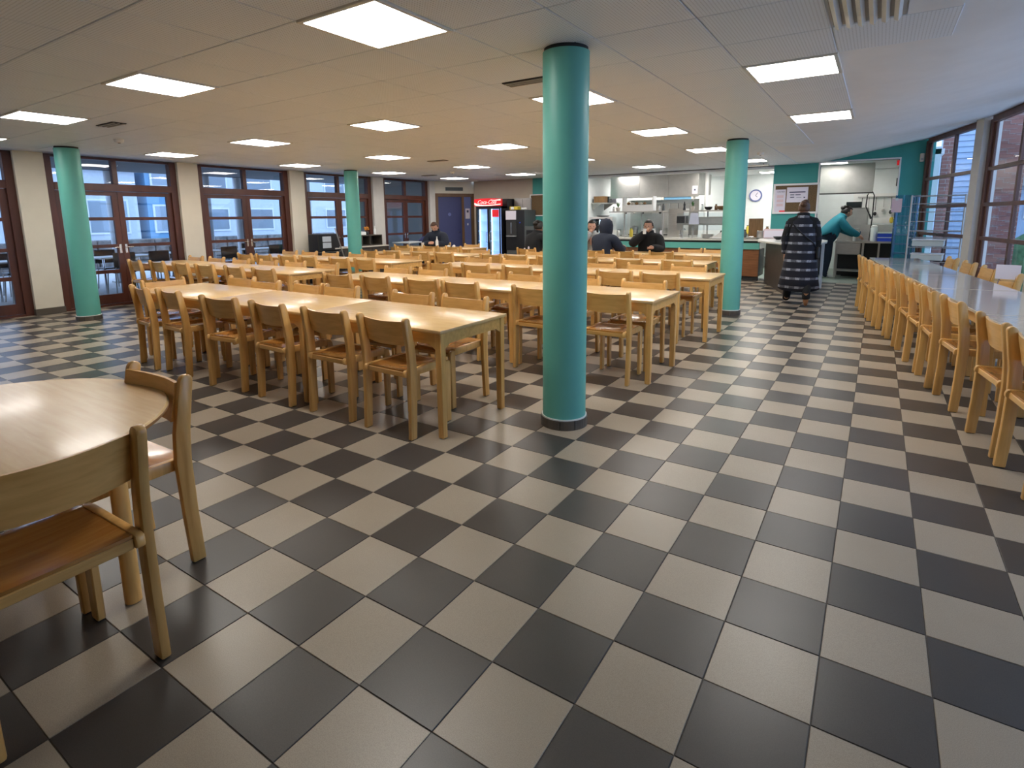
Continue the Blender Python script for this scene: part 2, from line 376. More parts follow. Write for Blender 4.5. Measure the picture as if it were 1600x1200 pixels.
# ---- ceiling: plaster slab with a sloping strip to the curved windows; perforated tiles; light panels
crease = [(-0.35, 12.35), (0.0, 9.0), (0.66, 6.25), (1.30, 3.0), (1.45, 0.3), (1.45, -4.4)]
def crease_x(y):
    for (x0, y0), (x1, y1) in zip(crease, crease[1:]):
        if y1 <= y <= y0: return x0 + (x1 - x0) * (y - y0) / (y1 - y0)
    return crease[-1][0]
bm = bmesh.new()
ys = [12.35, 11.4, 10.6, 9.82, 9, 8.2, 7.45, 6.8, 6.25, 5.6, 5.1, 4.3, 3.6, 3.0, 2.4, 1.6, .9, .3, -.5, -1.3, -2.1, -3.2, -4.4]
prev = None
for y in ys:
    cx_, wx_ = crease_x(y), wall_x(y) + 0.1
    row = [(XW - .1, 2.506), (cx_ - .35, 2.506)]
    for k in range(7):
        u = k / 6; s_ = u * u * (3 - 2 * u)
        row.append((cx_ + (wx_ - cx_) * (0.05 + .95 * u), 2.506 + 0.35 * (0.75 * u + .25 * s_)))
    vs = [bm.verts.new((x, y, z)) for x, z in row]
    if prev:
        for a in range(len(vs) - 1): bm.faces.new((prev[a], prev[a + 1], vs[a + 1], vs[a]))
    prev = vs
bm.verts.ensure_lookup_table()
for f in bm.faces:
    if f.normal.z > 0: f.normal_flip()
me = bpy.data.meshes.new('ceiling'); bm.to_mesh(me); bm.free(); me.materials.append(M['ceil'])
for p in me.polygons: p.use_smooth = True
ceiling = link('ceiling', me, None, kind='structure', label='pale ceiling of square perforated tiles rising in a smooth sloping strip to the curved windows')
sm = ceiling.modifiers.new('thickness', 'SOLIDIFY'); sm.thickness = 0.12; sm.offset = -1
LX = [-8.67, -6.27, -3.87, -1.47]
lights = [(x, y) for y in (1.05, 3.45, 5.85, 8.25) for x in LX] + [(0.33, 3.45), (0.33, 5.85)]
lights += [(-8.67, 10.65), (-6.57, 10.65), (-3.3, 10.65), (-1.27, 10.65)]
vents = [(-1.45, 2.62), (-6.2, 1.62), (-6.0, 6.85), (-8.5, 9.45)]
def near_any(x, y, L_, d=0.35): return any(abs(x - a) < d and abs(y - b) < d for a, b in L_)
ct = MB().box(0.004, .596, 0.004, .596, 0, 0.012).bev(0.003).mesh('ceiling_tile', M['ceil_tile'])
ctr = MB(); tl = []
for i in range(-17, 2):
    for j in range(-9, 20):
        x, y = 0.03 + i * .6, 0.15 + j * .6
        cx_, cy_ = x + .3, y + .3
        if x < -9.9 or y > 11.8: continue
        if i == 1 and not (-1.2 < cy_ < 3.1): continue
        if i == 0 and cy_ > 6.2: continue
        if i == -1 and cy_ > 8.6: continue
        if near_any(cx_, cy_, lights) or (i == 1 and 1.9 < cy_ < 2.5): continue
        if abs(cx_ + .81) < .2 and False: continue
        tl.append(((Vector((cx_, cy_, 2.5)) - CAM).length, x, y, in_view(cx_, cy_, 2.5)))
tl.sort(); vis = [t for t in tl if t[3]][:290]; vset = {(t[1], t[2]) for t in vis}
for _, x, y, _v in vis: link('ceiling_tile', ct, ceiling, (x, y, 2.494))
for _, x, y, _v in tl:
    if (x, y) not in vset: ctr.box(x + .004, x + .596, y + .004, y + .596, 2.494, 2.506)
ctr.build('ceiling_tiles', M['ceil_tile'], ceiling, kind='stuff')

lf = MB(); f_ = .3
for b in ((-f_, f_, -f_, -.272), (-f_, f_, .272, f_), (-f_, -.272, -.272, .272), (.272, f_, -.272, .272)): lf.box(*b, 2.484, 2.505)
lf_me = lf.bev(0.003).mesh('frame', M['panel_frame'])
ld_me = MB().box(-.272, .272, -.272, .272, 2.4850, 2.504).mesh('diffuser', M['panel'])
ORD = ['first', 'second', 'third', 'fourth', 'fifth', 'sixth', 'seventh', 'eighth', 'ninth', 'tenth']
rows_l = sorted({round(y, 2) for _, y in lights})
for y in rows_l:
    rr = sorted([x for x, yy in lights if abs(yy - y) < .01], reverse=True)
    k = rows_l.index(y)
    rown = {-1.35: 'row behind the photographer', 1.05: 'row above the front tables', 3.45: 'row above the second tables', 5.85: 'row above the third tables', 8.25: 'row above the fourth tables', 10.65: 'row before the serving counter'}[y]
    for n, x in enumerate(rr):
        t = thing('ceiling_light', f'square glowing ceiling light panel, {ORD[n]} from the window side, {rown}', 'ceiling light', (x, y, 0), 0, 'square ceiling light panels')
        link('frame', lf_me, t); link('diffuser', ld_me, t)
# slot vents and smoke detectors
for n, (x, y) in enumerate(vents):
    where = ['beside the nearest teal column', 'beside the light near the garden doors', 'between the third and fourth light rows', 'near the far garden doors'][n]
    t = thing('ceiling_vent', f'dark slotted square ceiling vent {where}', 'vent', (x, y, 0), 0, 'ceiling vents')
    box('backing', (-.20, .20, -.07, .07, 2.486, 2.4935), M['dark_slot'], t)
    for k in range(3): box('slat', (-.19, .19, -.055 + k * .045, -.035 + k * .045, 2.480, 2.486), M['ceil_metal'], t)
t = thing('air_grille', 'pale ceiling air grille of parallel fins near the window side', 'vent', (0.93, 2.25, 0))
box('backing', (-.29, .05, -.29, .29, 2.497, 2.505), M['ceil_metal'], t)
box('blank_panel', (.055, .29, -.29, .29, 2.492, 2.505), M['ceil'], t)
for k in range(6):
    MB().box(-.012, .012, -.28, .28, -.02, .012, Matrix.Translation((-.26 + k * .055, 0, 2.487)) @ Matrix.Rotation(.5, 4, 'Y')).build('slat', M['panel_frame'], t)
for x, y, wh in ((-7.45, 2.2, 'near the first garden doors'), (-7.4, 9.0, 'above the far tables'), (-.85, 9.3, 'in front of the noticeboard wall')):
    t = thing('smoke_detector', f'small round white smoke detector on the ceiling {wh}', 'smoke detector', (x, y, 0))
    MB().lathe(0, 0, [(.03, 2.452), (.05, 2.46), (.055, 2.48), (.06, 2.494)]).build('body', M['white'], t, True)
    MB().lathe(0, 0, [(.012, 2.446), (.016, 2.449), (.018, 2.453)]).build('sensor', M['dark_slot'], t)

# ---- teal round columns
for x, y, wh in ((-.81, 2.04, 'beside the end of the front table row'), (-8.83, 2.09, 'before the nearest garden doors'), (-.81, 7.25, 'at the aisle near the serving counter'), (-8.83, 7.25, 'before the far garden doors')):
    t = structure('column', f'round teal painted column {wh}', (x, y, 0))
    MB().cyl(0, 0, 0.07, 2.47, .150, n=48).build('shaft', M['teal'], t, True)
    MB().cyl(0, 0, 2.47, 2.50, .140, n=48).build('shadow_gap', M['dark_slot'], t, True)
    MB().cyl(0, 0, 0.066, 0.074, .158, n=48).build('sealant', M['white'], t, True)
    for k in range(10):
        a0, a1 = 2 * PI * k / 10 + .012, 2 * PI * (k + 1) / 10 - .012
        pl = [(.164 * math.cos(a0 + (a1 - a0) * q / 4), .164 * math.sin(a0 + (a1 - a0) * q / 4)) for q in range(5)] + [(.150 * math.cos(a1 - (a1 - a0) * q / 4), .150 * math.sin(a1 - (a1 - a0) * q / 4)) for q in range(5)]
        MB().prism(pl, 0.0, .066, 'z').build('skirting_tile', M['skirt'], t)

# ---- garden door wall (left): pilasters and glazed double doors
PY = [-2.75, -.39, 1.985, 4.34, 6.70, 9.12, 11.22]
for n, y in enumerate(PY):
    m = M['cream'] if n < 5 else M['greywhite']
    o = structure(f'wall_left_pilaster', None, (0, 0, 0))
    o['label'] = f'cream wall pilaster, {ORD[n]} along the garden door wall'
    hw = .185 if n < 6 else .12
    box('shaft', (XW - .12, XW + .14, y - hw, y + hw, .10, 2.52), m, o, 0.004)
    box('baseboard', (XW - .10, XW + .152, y - hw - .01, y + hw + .01, 0.0, .10), M['skirt'], o)

def door_bay(y0, y1, n, label):
    t = structure(f'door_{n}', label)
    W = y1 - y0; c = (y0 + y1) / 2; x0, x1 = XW - .05, XW + .04
    fr = M['frame']
    box('jamb', (x0 - .02, x1 + .03, y0, y0 + .11, 0, 2.5), fr, t, .004); box('jamb', (x0 - .02, x1 + .03, y1 - .11, y1, 0, 2.5), fr, t, .004)
    box('transom_bar', (x0 - .02, x1 + .03, y0 + .11, y1 - .11, 1.95, 2.07), fr, t, .004)
    box('head_rail', (x0, x1, y0 + .11, y1 - .11, 2.46, 2.50), fr, t)
    box('mullion', (x0, x1, c - .04, c + .04, 2.07, 2.46), fr, t, .004)
    box('threshold', (x0, x1 + .03, y0 + .11, y1 - .11, 0, .035), fr, t)
    for a, b in ((y0 + .11, c - .04), (c + .04, y1 - .11)): box('pane', (XW - .008, XW, a, b, 2.07, 2.46), M['glass'], t)
    for s, (a, b) in enumerate(((y0 + .112, c - .002), (c + .002, y1 - .112))):
        lf = MB()
        st = .085
        lf.box(XW - .025, XW + .025, a, a + st, .04, 1.945).box(XW - .025, XW + .025, b - st, b, .04, 1.945)
        for z0, z1 in ((.04, .20), (.56, .62), (1.0, 1.055), (1.46, 1.515), (1.875, 1.945)): lf.box(XW - .024, XW + .024, a + st, b - st, z0, z1)
        leaf = lf.build('door_leaf', fr, t)
        for z0, z1 in ((.20, .56), (.62, 1.0), (1.055, 1.46), (1.515, 1.875)): box('pane', (XW - .004, XW + .004, a + st, b - st, z0, z1), M['glass'], leaf)
        yy = b - st / 2 if s == 0 else a + st / 2
        MB().tube([(XW + .025, yy, 1.0), (XW + .065, yy, 1.0), (XW + .065, yy + (.1 if s else -.1), 1.0)], .008).build('handle', M['brass'], leaf, True)
        MB().box(XW + .025, XW + .03, yy - .018, yy + .018, .90, 1.05).build('handle_plate', M['brass'], leaf)
    return t
names = ['garden doors nearest the photographer', 'garden doors behind the round teal column', 'garden doors with white tables beyond', 'garden doors behind the far teal column', 'far dim garden doors beside the blue door']
for n, (a, b) in enumerate(zip(PY[1:], PY[2:])):
    door_bay(a + .185, b - (.185 if n < 4 else .12), n + 1, f'dark brown glazed double {names[n]}')
box('wall_left_end', (XW - .1, XW + .05, -4.4, PY[1] - .18, 0, 2.52), M['cream'], None, kind='structure')

# ---- back-left: angled wall with blue door, tan wall, teal wall
A = Vector((-10.02, 11.35)); B = Vector((-9.27, 12.56)); dv = (B - A); Lw = dv.length; ang = math.atan2(dv.y, dv.x)
t = structure('wall_back_left', 'cream angled wall around the blue door', (A.x, A.y, 0), ang)
box('wall_face', (-.05, .03, 0, .12, 0, 2.52), M['cream'], t); box('wall_face', (1.25, Lw + .04, 0, .12, 0, 2.52), M['cream'], t)
box('wall_face', (.03, 1.25, 0, .12, 2.16, 2.52), M['cream'], t)
t = structure('door_6', 'blue door with brown frame at the back of the hall', (A.x, A.y, 0), ang)
for b in ((.03, .12, -.02, .10, 0, 2.16), (1.16, 1.25, -.02, .10, 0, 2.16), (.12, 1.16, -.02, .10, 2.06, 2.16), (.86, .93, -.01, .10, 0, 2.06)): box('frame', b, M['brown_trim'], t, .003)
df = box('door_leaf', (.12, .86, .03, .07, .01, 2.06), M['blue_door'], t)
MB().tube([(.80, .03, 1.02), (.80, -.02, 1.02), (.70, -.02, 1.02)], .008).build('handle', M['chrome'], df, True)
MB().cyl(0, 0, 0, .004, .05, n=20).build('round_sign', M['blue_panel'], df, loc=(.48, .03, 1.55)).rotation_euler = (PI / 2, 0, 0)
box('side_panel', (.93, 1.16, .03, .07, .01, 2.06), M['blue_panel'], t)
t2 = thing('notice', 'pale paper notice on the blue panel beside the door', 'sign', (A.x, A.y, 0), ang)
box('sheet', (.98, 1.12, .018, .028, 1.42, 1.72), M['paper'], t2); box('picture_print', (1.02, 1.08, .014, .018, 1.60, 1.67), M['ink'], t2)
t2 = thing('door_number_plate', 'small white plate below the notice on the blue panel', 'sign', (A.x, A.y, 0), ang)
box('plate', (1.03, 1.07, .02, .028, 1.22, 1.28), M['white'], t2)
t2 = thing('fire_sign', 'dark rectangular sign above the blue door', 'sign', (A.x, A.y, 0), ang)
box('plate', (.36, .90, -.03, -.001, 2.24, 2.34), M['grey_box'], t2)

YB = 12.3
def wallbox(name, b, m, label=None):
    o = box(name, b, m, None, kind='structure')
    if label: o['label'] = label
    return o
wallbox('wall_back', (-9.27, -7.22, YB, YB + .12, 0, 2.52), M['tan'], 'tan wall behind the drinks cooler')
wallbox('wall_back_return', (-9.27, -9.17, YB + .12, YB + .6, 0, 2.52), M['tan'])
wallbox('added_screening_wall', (-12.2, -12.1, 10.2, 15.4, -.06, 2.7), M['screening'], 'added view-dimming grey lobby wall behind the far glazed doors')  # walls added behind the far doors to dim their bright view
wallbox('added_screening_partition', (-12.1, XW - .12, 13.5, 13.6, -.06, 2.62), M['screening'])
wallbox('wall_back_teal', (-7.22, -5.75, YB, YB + .12, 0, 2.52), M['teal_wall'], 'teal wall behind the small corkboard')
wallbox('wall_back_notice', (-1.06, -.17, YB, YB + .14, 0, 2.6), M['teal_wall'], 'teal wall holding the large noticeboard')
wallbox('wall_back_lintel', (-.17, 1.20, YB, YB + .14, 2.50, 2.95), M['teal_wall'])
wallbox('wall_back_corner', (1.20, 1.75, YB, YB + .14, 0, 2.95), M['teal_wall'], 'teal wall right of the dishwashing opening')
wallbox('wall_back_head', (-1.06, -.17, YB, YB + .14, 2.6, 2.95), M['teal_wall'])
wallbox('beam_kitchen', (-5.75, -1.06, YB, YB + .25, 2.44, 2.55), M['ceil'], 'pale soffit beam above the serving counter')
wallbox('trim_1', (-5.75, -1.06, YB - .02, YB - .001, 2.485, 2.50), M['dark_slot'])
t = structure('trim_2', 'white edge trim of the dishwashing opening')
for b in ((-.20, -.17, YB - .02, YB + .15, 0, 2.53), (1.20, 1.225, YB - .02, YB + .15, 0, 2.53), (-.17, 1.20, YB - .02, YB + .15, 2.50, 2.53)): box('trim_strip', b, M['white'], t)
# behind the photographer
wallbox('wall_front', (XW - .1, 3.1, -4.5, -4.4, 0, 2.95), M['cream'])

# ---- kitchen shell
wallbox('kitchen_floor', (-9, 1.9, YB, 16.2, -.05, -.002), M['floor_k'], 'green grey vinyl kitchen floor')
wallbox('kitchen_wall_back', (-9, 1.9, 15.9, 16.0, 0, 2.7), M['white_wall'], 'white kitchen back wall')
wallbox('kitchen_wall_left', (-6.1, -6.0, YB + .13, 15.9, 0, 2.7), M['white_wall'])
wallbox('kitchen_wall_divider', (-.95, -.85, 13.6, 15.9, 0, 2.7), M['white_wall'])
wallbox('kitchen_wall_right', (1.75, 1.85, YB + .14, 15.9, 0, 2.7), M['white_wall'])
wallbox('kitchen_ceiling', (-9, 1.9, YB + .14, 16.0, 2.56, 2.66), M['ceil'])
for x, y, wh in ((-5.1, 13.0, 'above the glass display cabinet'), (-3.9, 15.3, 'added to brighten the kitchen near the doorframe'), (-5.2, 15.3, 'added to brighten the far left of the kitchen'), (-2.75, 13.0, 'above the kitchen tap'), (-1.55, 13.6, 'above the clock wall'), (-1.5, 15.0, 'deep in the kitchen'), (-.0, 13.0, 'inside the dishwashing opening'), (.3, 14.8, 'behind the dishwashing hood')):  # the two panels behind the hood are added to brighten the kitchen
    t = thing('ceiling_light', f'square glowing kitchen light panel {wh}', 'ceiling light', (x, y, .055), 0, 'kitchen light panels')
    link('frame', lf_me, t); link('diffuser', ld_me, t)

# ---- curved window wall (right)
def glazed_bay(a, b, n, detail=True):
    a = Vector(a); b = Vector(b); d = b - a; L = d.length; an = math.atan2(d.y, d.x)
    t = structure(f'window_{n}', f'tall brown framed window, {ORD[n-1]} bay from the serving end', (a.x, a.y, 0), an)
    # local x runs along the wall towards the photographer, local +y points outdoors
    p = .30
    m = M['frame_r']
    z1 = 2.80
    box('jamb', (.02, .12, -.03, .035, 0, z1), m, t, .003); box('jamb', (L - p + .01, L - p + .06, -.02, .03, 0, z1), m, t, .003)
    box('head_rail', (.10, L - p, -.03, .05, z1 - .05, z1 + .06), m, t)
    box('mullion', (L * .49, L * .49 + .06, -.012, .035, .1, z1 - .05), m, t, .003)
    box('side_post', (.12, .20, .0, .03, .1, z1 - .05), m, t, .003)
    for z in (.60, 1.06, 1.56, 2.08): box('transom_bar', (.12, L - p, -.025, .025, z - .028, z + .028), m, t, .003)
    box('sill', (.0, L - p + .06, -.08, .12, 0, .12), m, t)
    zz = [.12, .568, 1.028, 1.528, 2.048, z1 - .05]
    for (u, v) in ((.20, L * .49), (L * .49 + .06, L - p + .01)):
        for k in range(5): box('pane', (u, v, .008, .014, zz[k] + (.06 if k else 0), zz[k + 1] + .004), M['glass_thin'], t)
    o = structure('wall_right_column', f'pale grey column after the {ORD[n-1]} curved window bay', (a.x, a.y, 0), an)
    box('shaft', (L - p + .06, L + .02, -.11, .12, 0, 2.9), M['greywhite'], o)
for n, (a, b) in enumerate(zip(WP[:6], WP[1:6])): glazed_bay(a, b, n + 1)
for a, b in zip(WP[5:], WP[6:]):  # unseen solid walls added here to cut blue daylight on the foreground
    d = Vector(b) - Vector(a); o = box('light_blocking_wall', (0, d.length, .0, .12, 0, 2.95), M['cream'], None, kind='structure', loc=(a[0], a[1], 0), rz=math.atan2(d.y, d.x))
# ================================================================ OUTDOORS
# window side: ground, brick piers, sided house, green bank
o = MB().box(1.5, 40, -30, 12.2, -.12, -.06).box(1.9, 40, 12.2, 60, -.12, -.06).build('ground', M['pale_ground'], None, kind='structure', label='pale paving outside the curved windows')
def brick_pier(x0, x1, y0, y1, h, label):
    t = thing('brick_pier', label, 'pier', ((x0 + x1) / 2, (y0 + y1) / 2, -.06))
    W, D = (x1 - x0) / 2, (y1 - y0) / 2
    q = MB().box(-W, W, -D, D, 0, h).build('core', M['brick'], t)
    MB().box(-W - .04, W + .04, -D - .04, D + .04, h, h + .1).build('coping', M['pale_clad'], t)
    k = 0
    br = MB().box(0, .205, -.006, .0, 0, .062).mesh('brick', M['brick'])
    z = .02
    while z < h - .07 and k < 140:
        x = -W + (0 if int(z / .075) % 2 else -.10)
        while x < W:
            if x >= -W and x + .205 <= W: link('brick', br, t, (x + .005, -D, z)); k += 1
            x += .215
        z += .075
brick_pier(1.93, 2.12, 13.3, 13.5, 3.6, 'red brick pier outside the far end window bay')
brick_pier(2.44, 2.80, 10.6, 10.8, 3.6, 'red brick pier outside the second window bay')
t = thing('sided_house', 'blue grey house with horizontal weatherboards outside the far window', 'house', (0, 0, 0))
box('core', (2.2, 3.05, 15.65, 18, -.06, 4.2), M['siding'], t)
for k in range(30):
    MB().prism([(15.60, .1 + k * .13), (15.645, .1 + k * .13), (15.645, .235 + k * .13), (15.63, .235 + k * .13)], 2.2, 3.05, 'x').build('board', M['siding'], t)
box('corner_trim', (2.98, 3.09, 15.57, 15.7, -.06, 4.2), M['pale_clad'], t)
box('corner_trim', (2.16, 2.24, 15.57, 15.7, -.06, 4.2), M['pale_clad'], t)
t = thing('garden_hut', 'low pale blue hut beyond the green bank', 'house', (0, 0, 0))
box('wall', (3.4, 7.5, 15.2, 18, -.06, 2.0), M['siding'], t); MB().prism([(15.0, 2.0), (18.2, 2.0), (16.6, 3.0)], 3.3, 7.7, 'x').build('roof', M['grey_box'], t)
box('window', (3.6, 4.6, 15.15, 15.2, 1.3, 1.9), M['pale_clad'], t)
g = MB()
for k in range(9): g.ell((3.55 + k * .7, 12.8 + .3 * math.sin(k), 0.1), (.7, .6, 1.05 + .12 * math.sin(3 * k)), 16, 10)
g.build('green_bank', M['grass'], None, True, kind='stuff', label='green grassy bank outside the second window bay', category='bank')

# garden-door side: covered terrace room with white posts, tables and dark chairs, buildings beyond
o = box('terrace_floor', (-15.6, XW - .05, -5, 13.5, -.06, -.01), M['pale_ground'], None, kind='structure', label='pale terrace floor beyond the garden doors')
o = box('terrace_ceiling', (-14.4, XW - .12, -5, 13.5, 2.62, 2.72), M['dark_ceiling'], None, kind='structure', label='dark grey terrace soffit beyond the garden doors')
box('terrace_ground', (-60, -15.6, -30, 60, -.2, -.07), M['pale_ground'], None, kind='structure')
for n, y in enumerate((1.2, 3.9, 4.75, 7.0, 7.9, 10.2)):
    t = thing('terrace_post', f'white terrace post, {ORD[n]} along beyond the garden doors', 'post', (-14.3, y, -.01), 0, 'white terrace posts')
    MB().cyl(0, 0, 0.04, 2.62, .11, n=20).build('shaft', M['post_white'], t, True); box('base_plate', (-.15, .15, -.15, .15, 0, .04), M['steel_dull'], t)
def terrace_table(x, y, rz, lab):
    t = thing('terrace_table', lab, 'table', (x, y, -.01), rz)
    box('table_top', (-.6, .6, -.38, .38, .70, .73), M['white'], t, .006)
    for sx in (-.52, .52):
        for sy in (-.3, .3): MB().cyl(sx, sy, 0, .70, .02, n=8).build('leg', M['chrome'], t)
dc_seat = MB().box(-.2, .2, -.2, .2, .43, .46).bev(.01).mesh('seat', M['black']); 
q = MB(); q.box(-.2, .2, -.23, -.20, .55, .84); dc_back = q.bev(.01).mesh('backrest', M['black'])
q = MB()
dc_leg = [MB().tube([(sx * .17, sy * .17, .44), (sx * .2, sy * .21, 0)], .012, 6).mesh('leg', M['steel_dull']) for sx in (-1, 1) for sy in (-1, 1)]
def dark_chair(x, y, rz, lab):
    t = thing('dark_chair', lab, 'chair', (x, y, -.01), rz, 'dark chairs on the terrace')
    link('seat', dc_seat, t); link('backrest', dc_back, t)
    for l in dc_leg: link('leg', l, t)
    for s in (-1, 1): MB().tube([(s * .17, -.2, .44), (s * .17, -.22, .6)], .01, 6).build('back_support', M['steel_dull'], t)
for n, (x, y) in enumerate(((-12.6, 1.0), (-12.9, 2.6), (-12.5, 4.1), (-12.8, 5.8), (-12.5, 7.5))):
    terrace_table(x, y, .1 * (n % 3 - 1) + 1.57, f'white terrace table on chrome legs, {ORD[n]} along beyond the garden doors')
    for c, (dx, dy, rz) in enumerate(((.62, -.3, PI / 2), (.62, .35, PI / 2), (-.62, 0, -PI / 2))):
        dark_chair(x + dx, y + dy, rz, f'dark terrace chair, {ORD[c]} at the {ORD[n]} white terrace table')
# buildings beyond the terrace
def far_building(name, x, y0, y1, h, m, label, wins):
    t = thing(name, label, 'building', (0, 0, 0))
    box('wall', (x - 4, x, y0, y1, -.2, h), m, t)
    MB().box(x - 4.2, x + .25, y0 - .2, y1 + .2, h, h + .25).build('roof_edge', M['pale_clad'], t)
    for (a, b, c, d) in wins:
        f = box('window', (x, x + .06, a, b, c, d), M['post_white'], t); box('pane', (x + .06, x + .07, a + .08, b - .08, c + .08, d - .08), M['glass'], f)
far_building('cladded_building', -27, -4, 10.8, 3.6, M['pale_clad'], 'pale building with rows of windows beyond the terrace', [(a, a + 1.6, .9, 2.4) for a in (-3.2, -.8, 1.6, 4.0, 6.4, 8.8)])
far_building('blue_building', -27, 11.2, 13.0, 5.0, M['cladding'], 'bright blue clad building beyond the terrace', [(a, a + 1.4, b, b + 1.3) for a in (11.4,) for b in (.9, 3.0)])
far_building('pale_building', -28, 13.6, 26, 4.6, M['pale_clad'], 'long pale grey building with windows beyond the far doors', [(a, a + 1.6, b, b + 1.2) for a in (14, 16.6, 19.2, 21.8) for b in (.9, 2.9)])
t = thing('stone_garden_wall', 'rough stone garden wall beyond the terrace', 'wall', (-20, 9, -.1))
for k in range(60):
    r_ = random.Random(k); yy = -6 + (k % 15) * .85; zz = (k // 15) * .24
    MB().box(-.2, .2, yy + .01, yy + .83, zz, zz + .23).bev(.03).build('stone', M['stone'], t)
t = thing('brick_outbuilding', 'purplish brick wall beyond the nearest garden doors', 'building', (-17.5, -.6, -.1))
box('wall', (-.2, .2, -2.8, 2.4, 0, 2.9), brick_mat('brick_rot', (0.27, 0.14, 0.13), (0.22, 0.11, 0.10), (0.35, 0.33, 0.32)), t); box('coping', (-.25, .25, -2.85, 2.45, 2.9, 3.0), M['pale_clad'], t)

# ================================================================ TABLES AND CHAIRS
# beech chair, local +y is where the sitter looks; origin on the floor
def post_poly():
    cl = [(-.215, 0, .056), (-.203, .22, .058), (-.196, .44, .064), (-.203, .56, .063), (-.226, .70, .058), (-.238, .765, .054)]
    fr = [(y + w / 2, z) for y, z, w in cl]; bk = [(y - w / 2, z) for y, z, w in cl]
    cap = [(-.240 + .028 * math.cos(a), .764 + .028 * math.sin(a)) for a in (0.3, .9, 1.57, 2.2, 2.8)]
    return fr + cap + bk[::-1]
XP = .214; TH = .0165
def rear_leg(s):
    q = MB().prism(post_poly(), s * XP - TH, s * XP + TH, 'x'); q.bev(.008, 2); return q.mesh('leg', M['beech'], True)
def front_leg(s):
    x = s * (XP - .031); pl = [(.150, 0), (.200, 0), (.206, .40), (.200, .425), (.188, .436), (.148, .436)]
    q = MB().prism(pl, x - .014, x + .014, 'x'); q.bev(.005, 1); return q.mesh('leg', M['beech'], True)
def side_rail(s):
    x = s * (XP - .031); pl = [(-.235, .405), (.150, .398), (.150, .446), (.10, .452), (-.225, .452), (-.238, .446), (-.244, .43), (-.243, .412)]
    q = MB().prism(pl, x - .014, x + .014, 'x'); q.bev(.006, 2); return q.mesh('side_rail', M['beech'], True)
def seat_mesh():
    bm = bmesh.new(); nx, ny = 9, 11; W = XP - .045; g = []
    for j in range(ny):
        v = j / (ny - 1); y = -.222 + .425 * v; row = []
        for i in range(nx):
            u = i / (nx - 1) * 2 - 1
            z = .447 - .012 * (1 - u * u) * math.sin(PI * min(1, max(0, (v * 1.05)))) + (.006 * math.cos(PI * v / .16) - .004 if v < .08 else 0) - (.02 * ((v - .88) / .12) ** 2 if v > .88 else 0)
            row.append(bm.verts.new((u * W, y, z)))
        g.append(row)
    for j in range(ny - 1):
        for i in range(nx - 1): bm.faces.new((g[j][i], g[j][i + 1], g[j + 1][i + 1], g[j + 1][i]))
    ret = bmesh.ops.extrude_face_region(bm, geom=bm.faces[:])
    for v in ret['geom']:
        if isinstance(v, bmesh.types.BMVert): v.co.z -= .013
    bmesh.ops.recalc_face_normals(bm, faces=bm.faces)
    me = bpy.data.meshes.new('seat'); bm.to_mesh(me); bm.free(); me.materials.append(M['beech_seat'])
    for p in me.polygons: p.use_smooth = True
    me.set_sharp_from_angle(angle=.8); return me
def back_mesh():
    bm = bmesh.new(); nx = 13; prof = [(.610, -.198), (.66, -.208), (.715, -.221), (.757, -.228)]; W = XP - .010; g = []
    for (z, y) in prof:
        g.append([bm.verts.new((u * W, y - .030 * (1 - u ** 2) + .012, z + (.006 * (u * u) if z > .75 else -.010 * (1 - u * u) if z < .63 else 0))) for u in [i / (nx - 1) * 2 - 1 for i in range(nx)]])
    for j in range(len(g) - 1):
        for i in range(nx - 1): bm.faces.new((g[j][i], g[j][i + 1], g[j + 1][i + 1], g[j + 1][i]))
    ret = bmesh.ops.extrude_face_region(bm, geom=bm.faces[:])
    for v in ret['geom']:
        if isinstance(v, bmesh.types.BMVert): v.co.y += .014
    bmesh.ops.recalc_face_normals(bm, faces=bm.faces)
    me = bpy.data.meshes.new('backrest'); bm.to_mesh(me); bm.free(); me.materials.append(M['beech_x'])
    for p in me.polygons: p.use_smooth = True
    me.set_sharp_from_angle(angle=.8); return me
C_PARTS = [('leg', rear_leg(-1)), ('leg', rear_leg(1)), ('leg', front_leg(-1)), ('leg', front_leg(1)), ('side_rail', side_rail(-1)), ('side_rail', side_rail(1)), ('seat', seat_mesh()), ('backrest', back_mesh()),
           ('rear_rail', MB().box(-XP + .045, XP - .045, -.228, -.206, .405, .438).bev(.003).mesh('rear_rail', M['beech_x'])),
           ('front_rail', MB().box(-XP + .045, XP - .045, .150, .170, .385, .425).bev(.003).mesh('front_rail', M['beech_x']))]
for sx, yy in ((-XP, -.215), (XP, -.215), (-XP + .031, .175), (XP - .031, .175)):
    C_PARTS.append(('foot', MB().box(sx - .011, sx + .011, yy - .02, yy + .02, -.001, .004).mesh('foot', M['foot'])))
def chair(x, y, rz, label, group):
    t = thing('beech_chair', label, 'chair', (x, y, 0.002), rz, group)
    t.scale = (1, 1, 1.034)
    for nm, me in C_PARTS: link(nm, me, t)
    return t

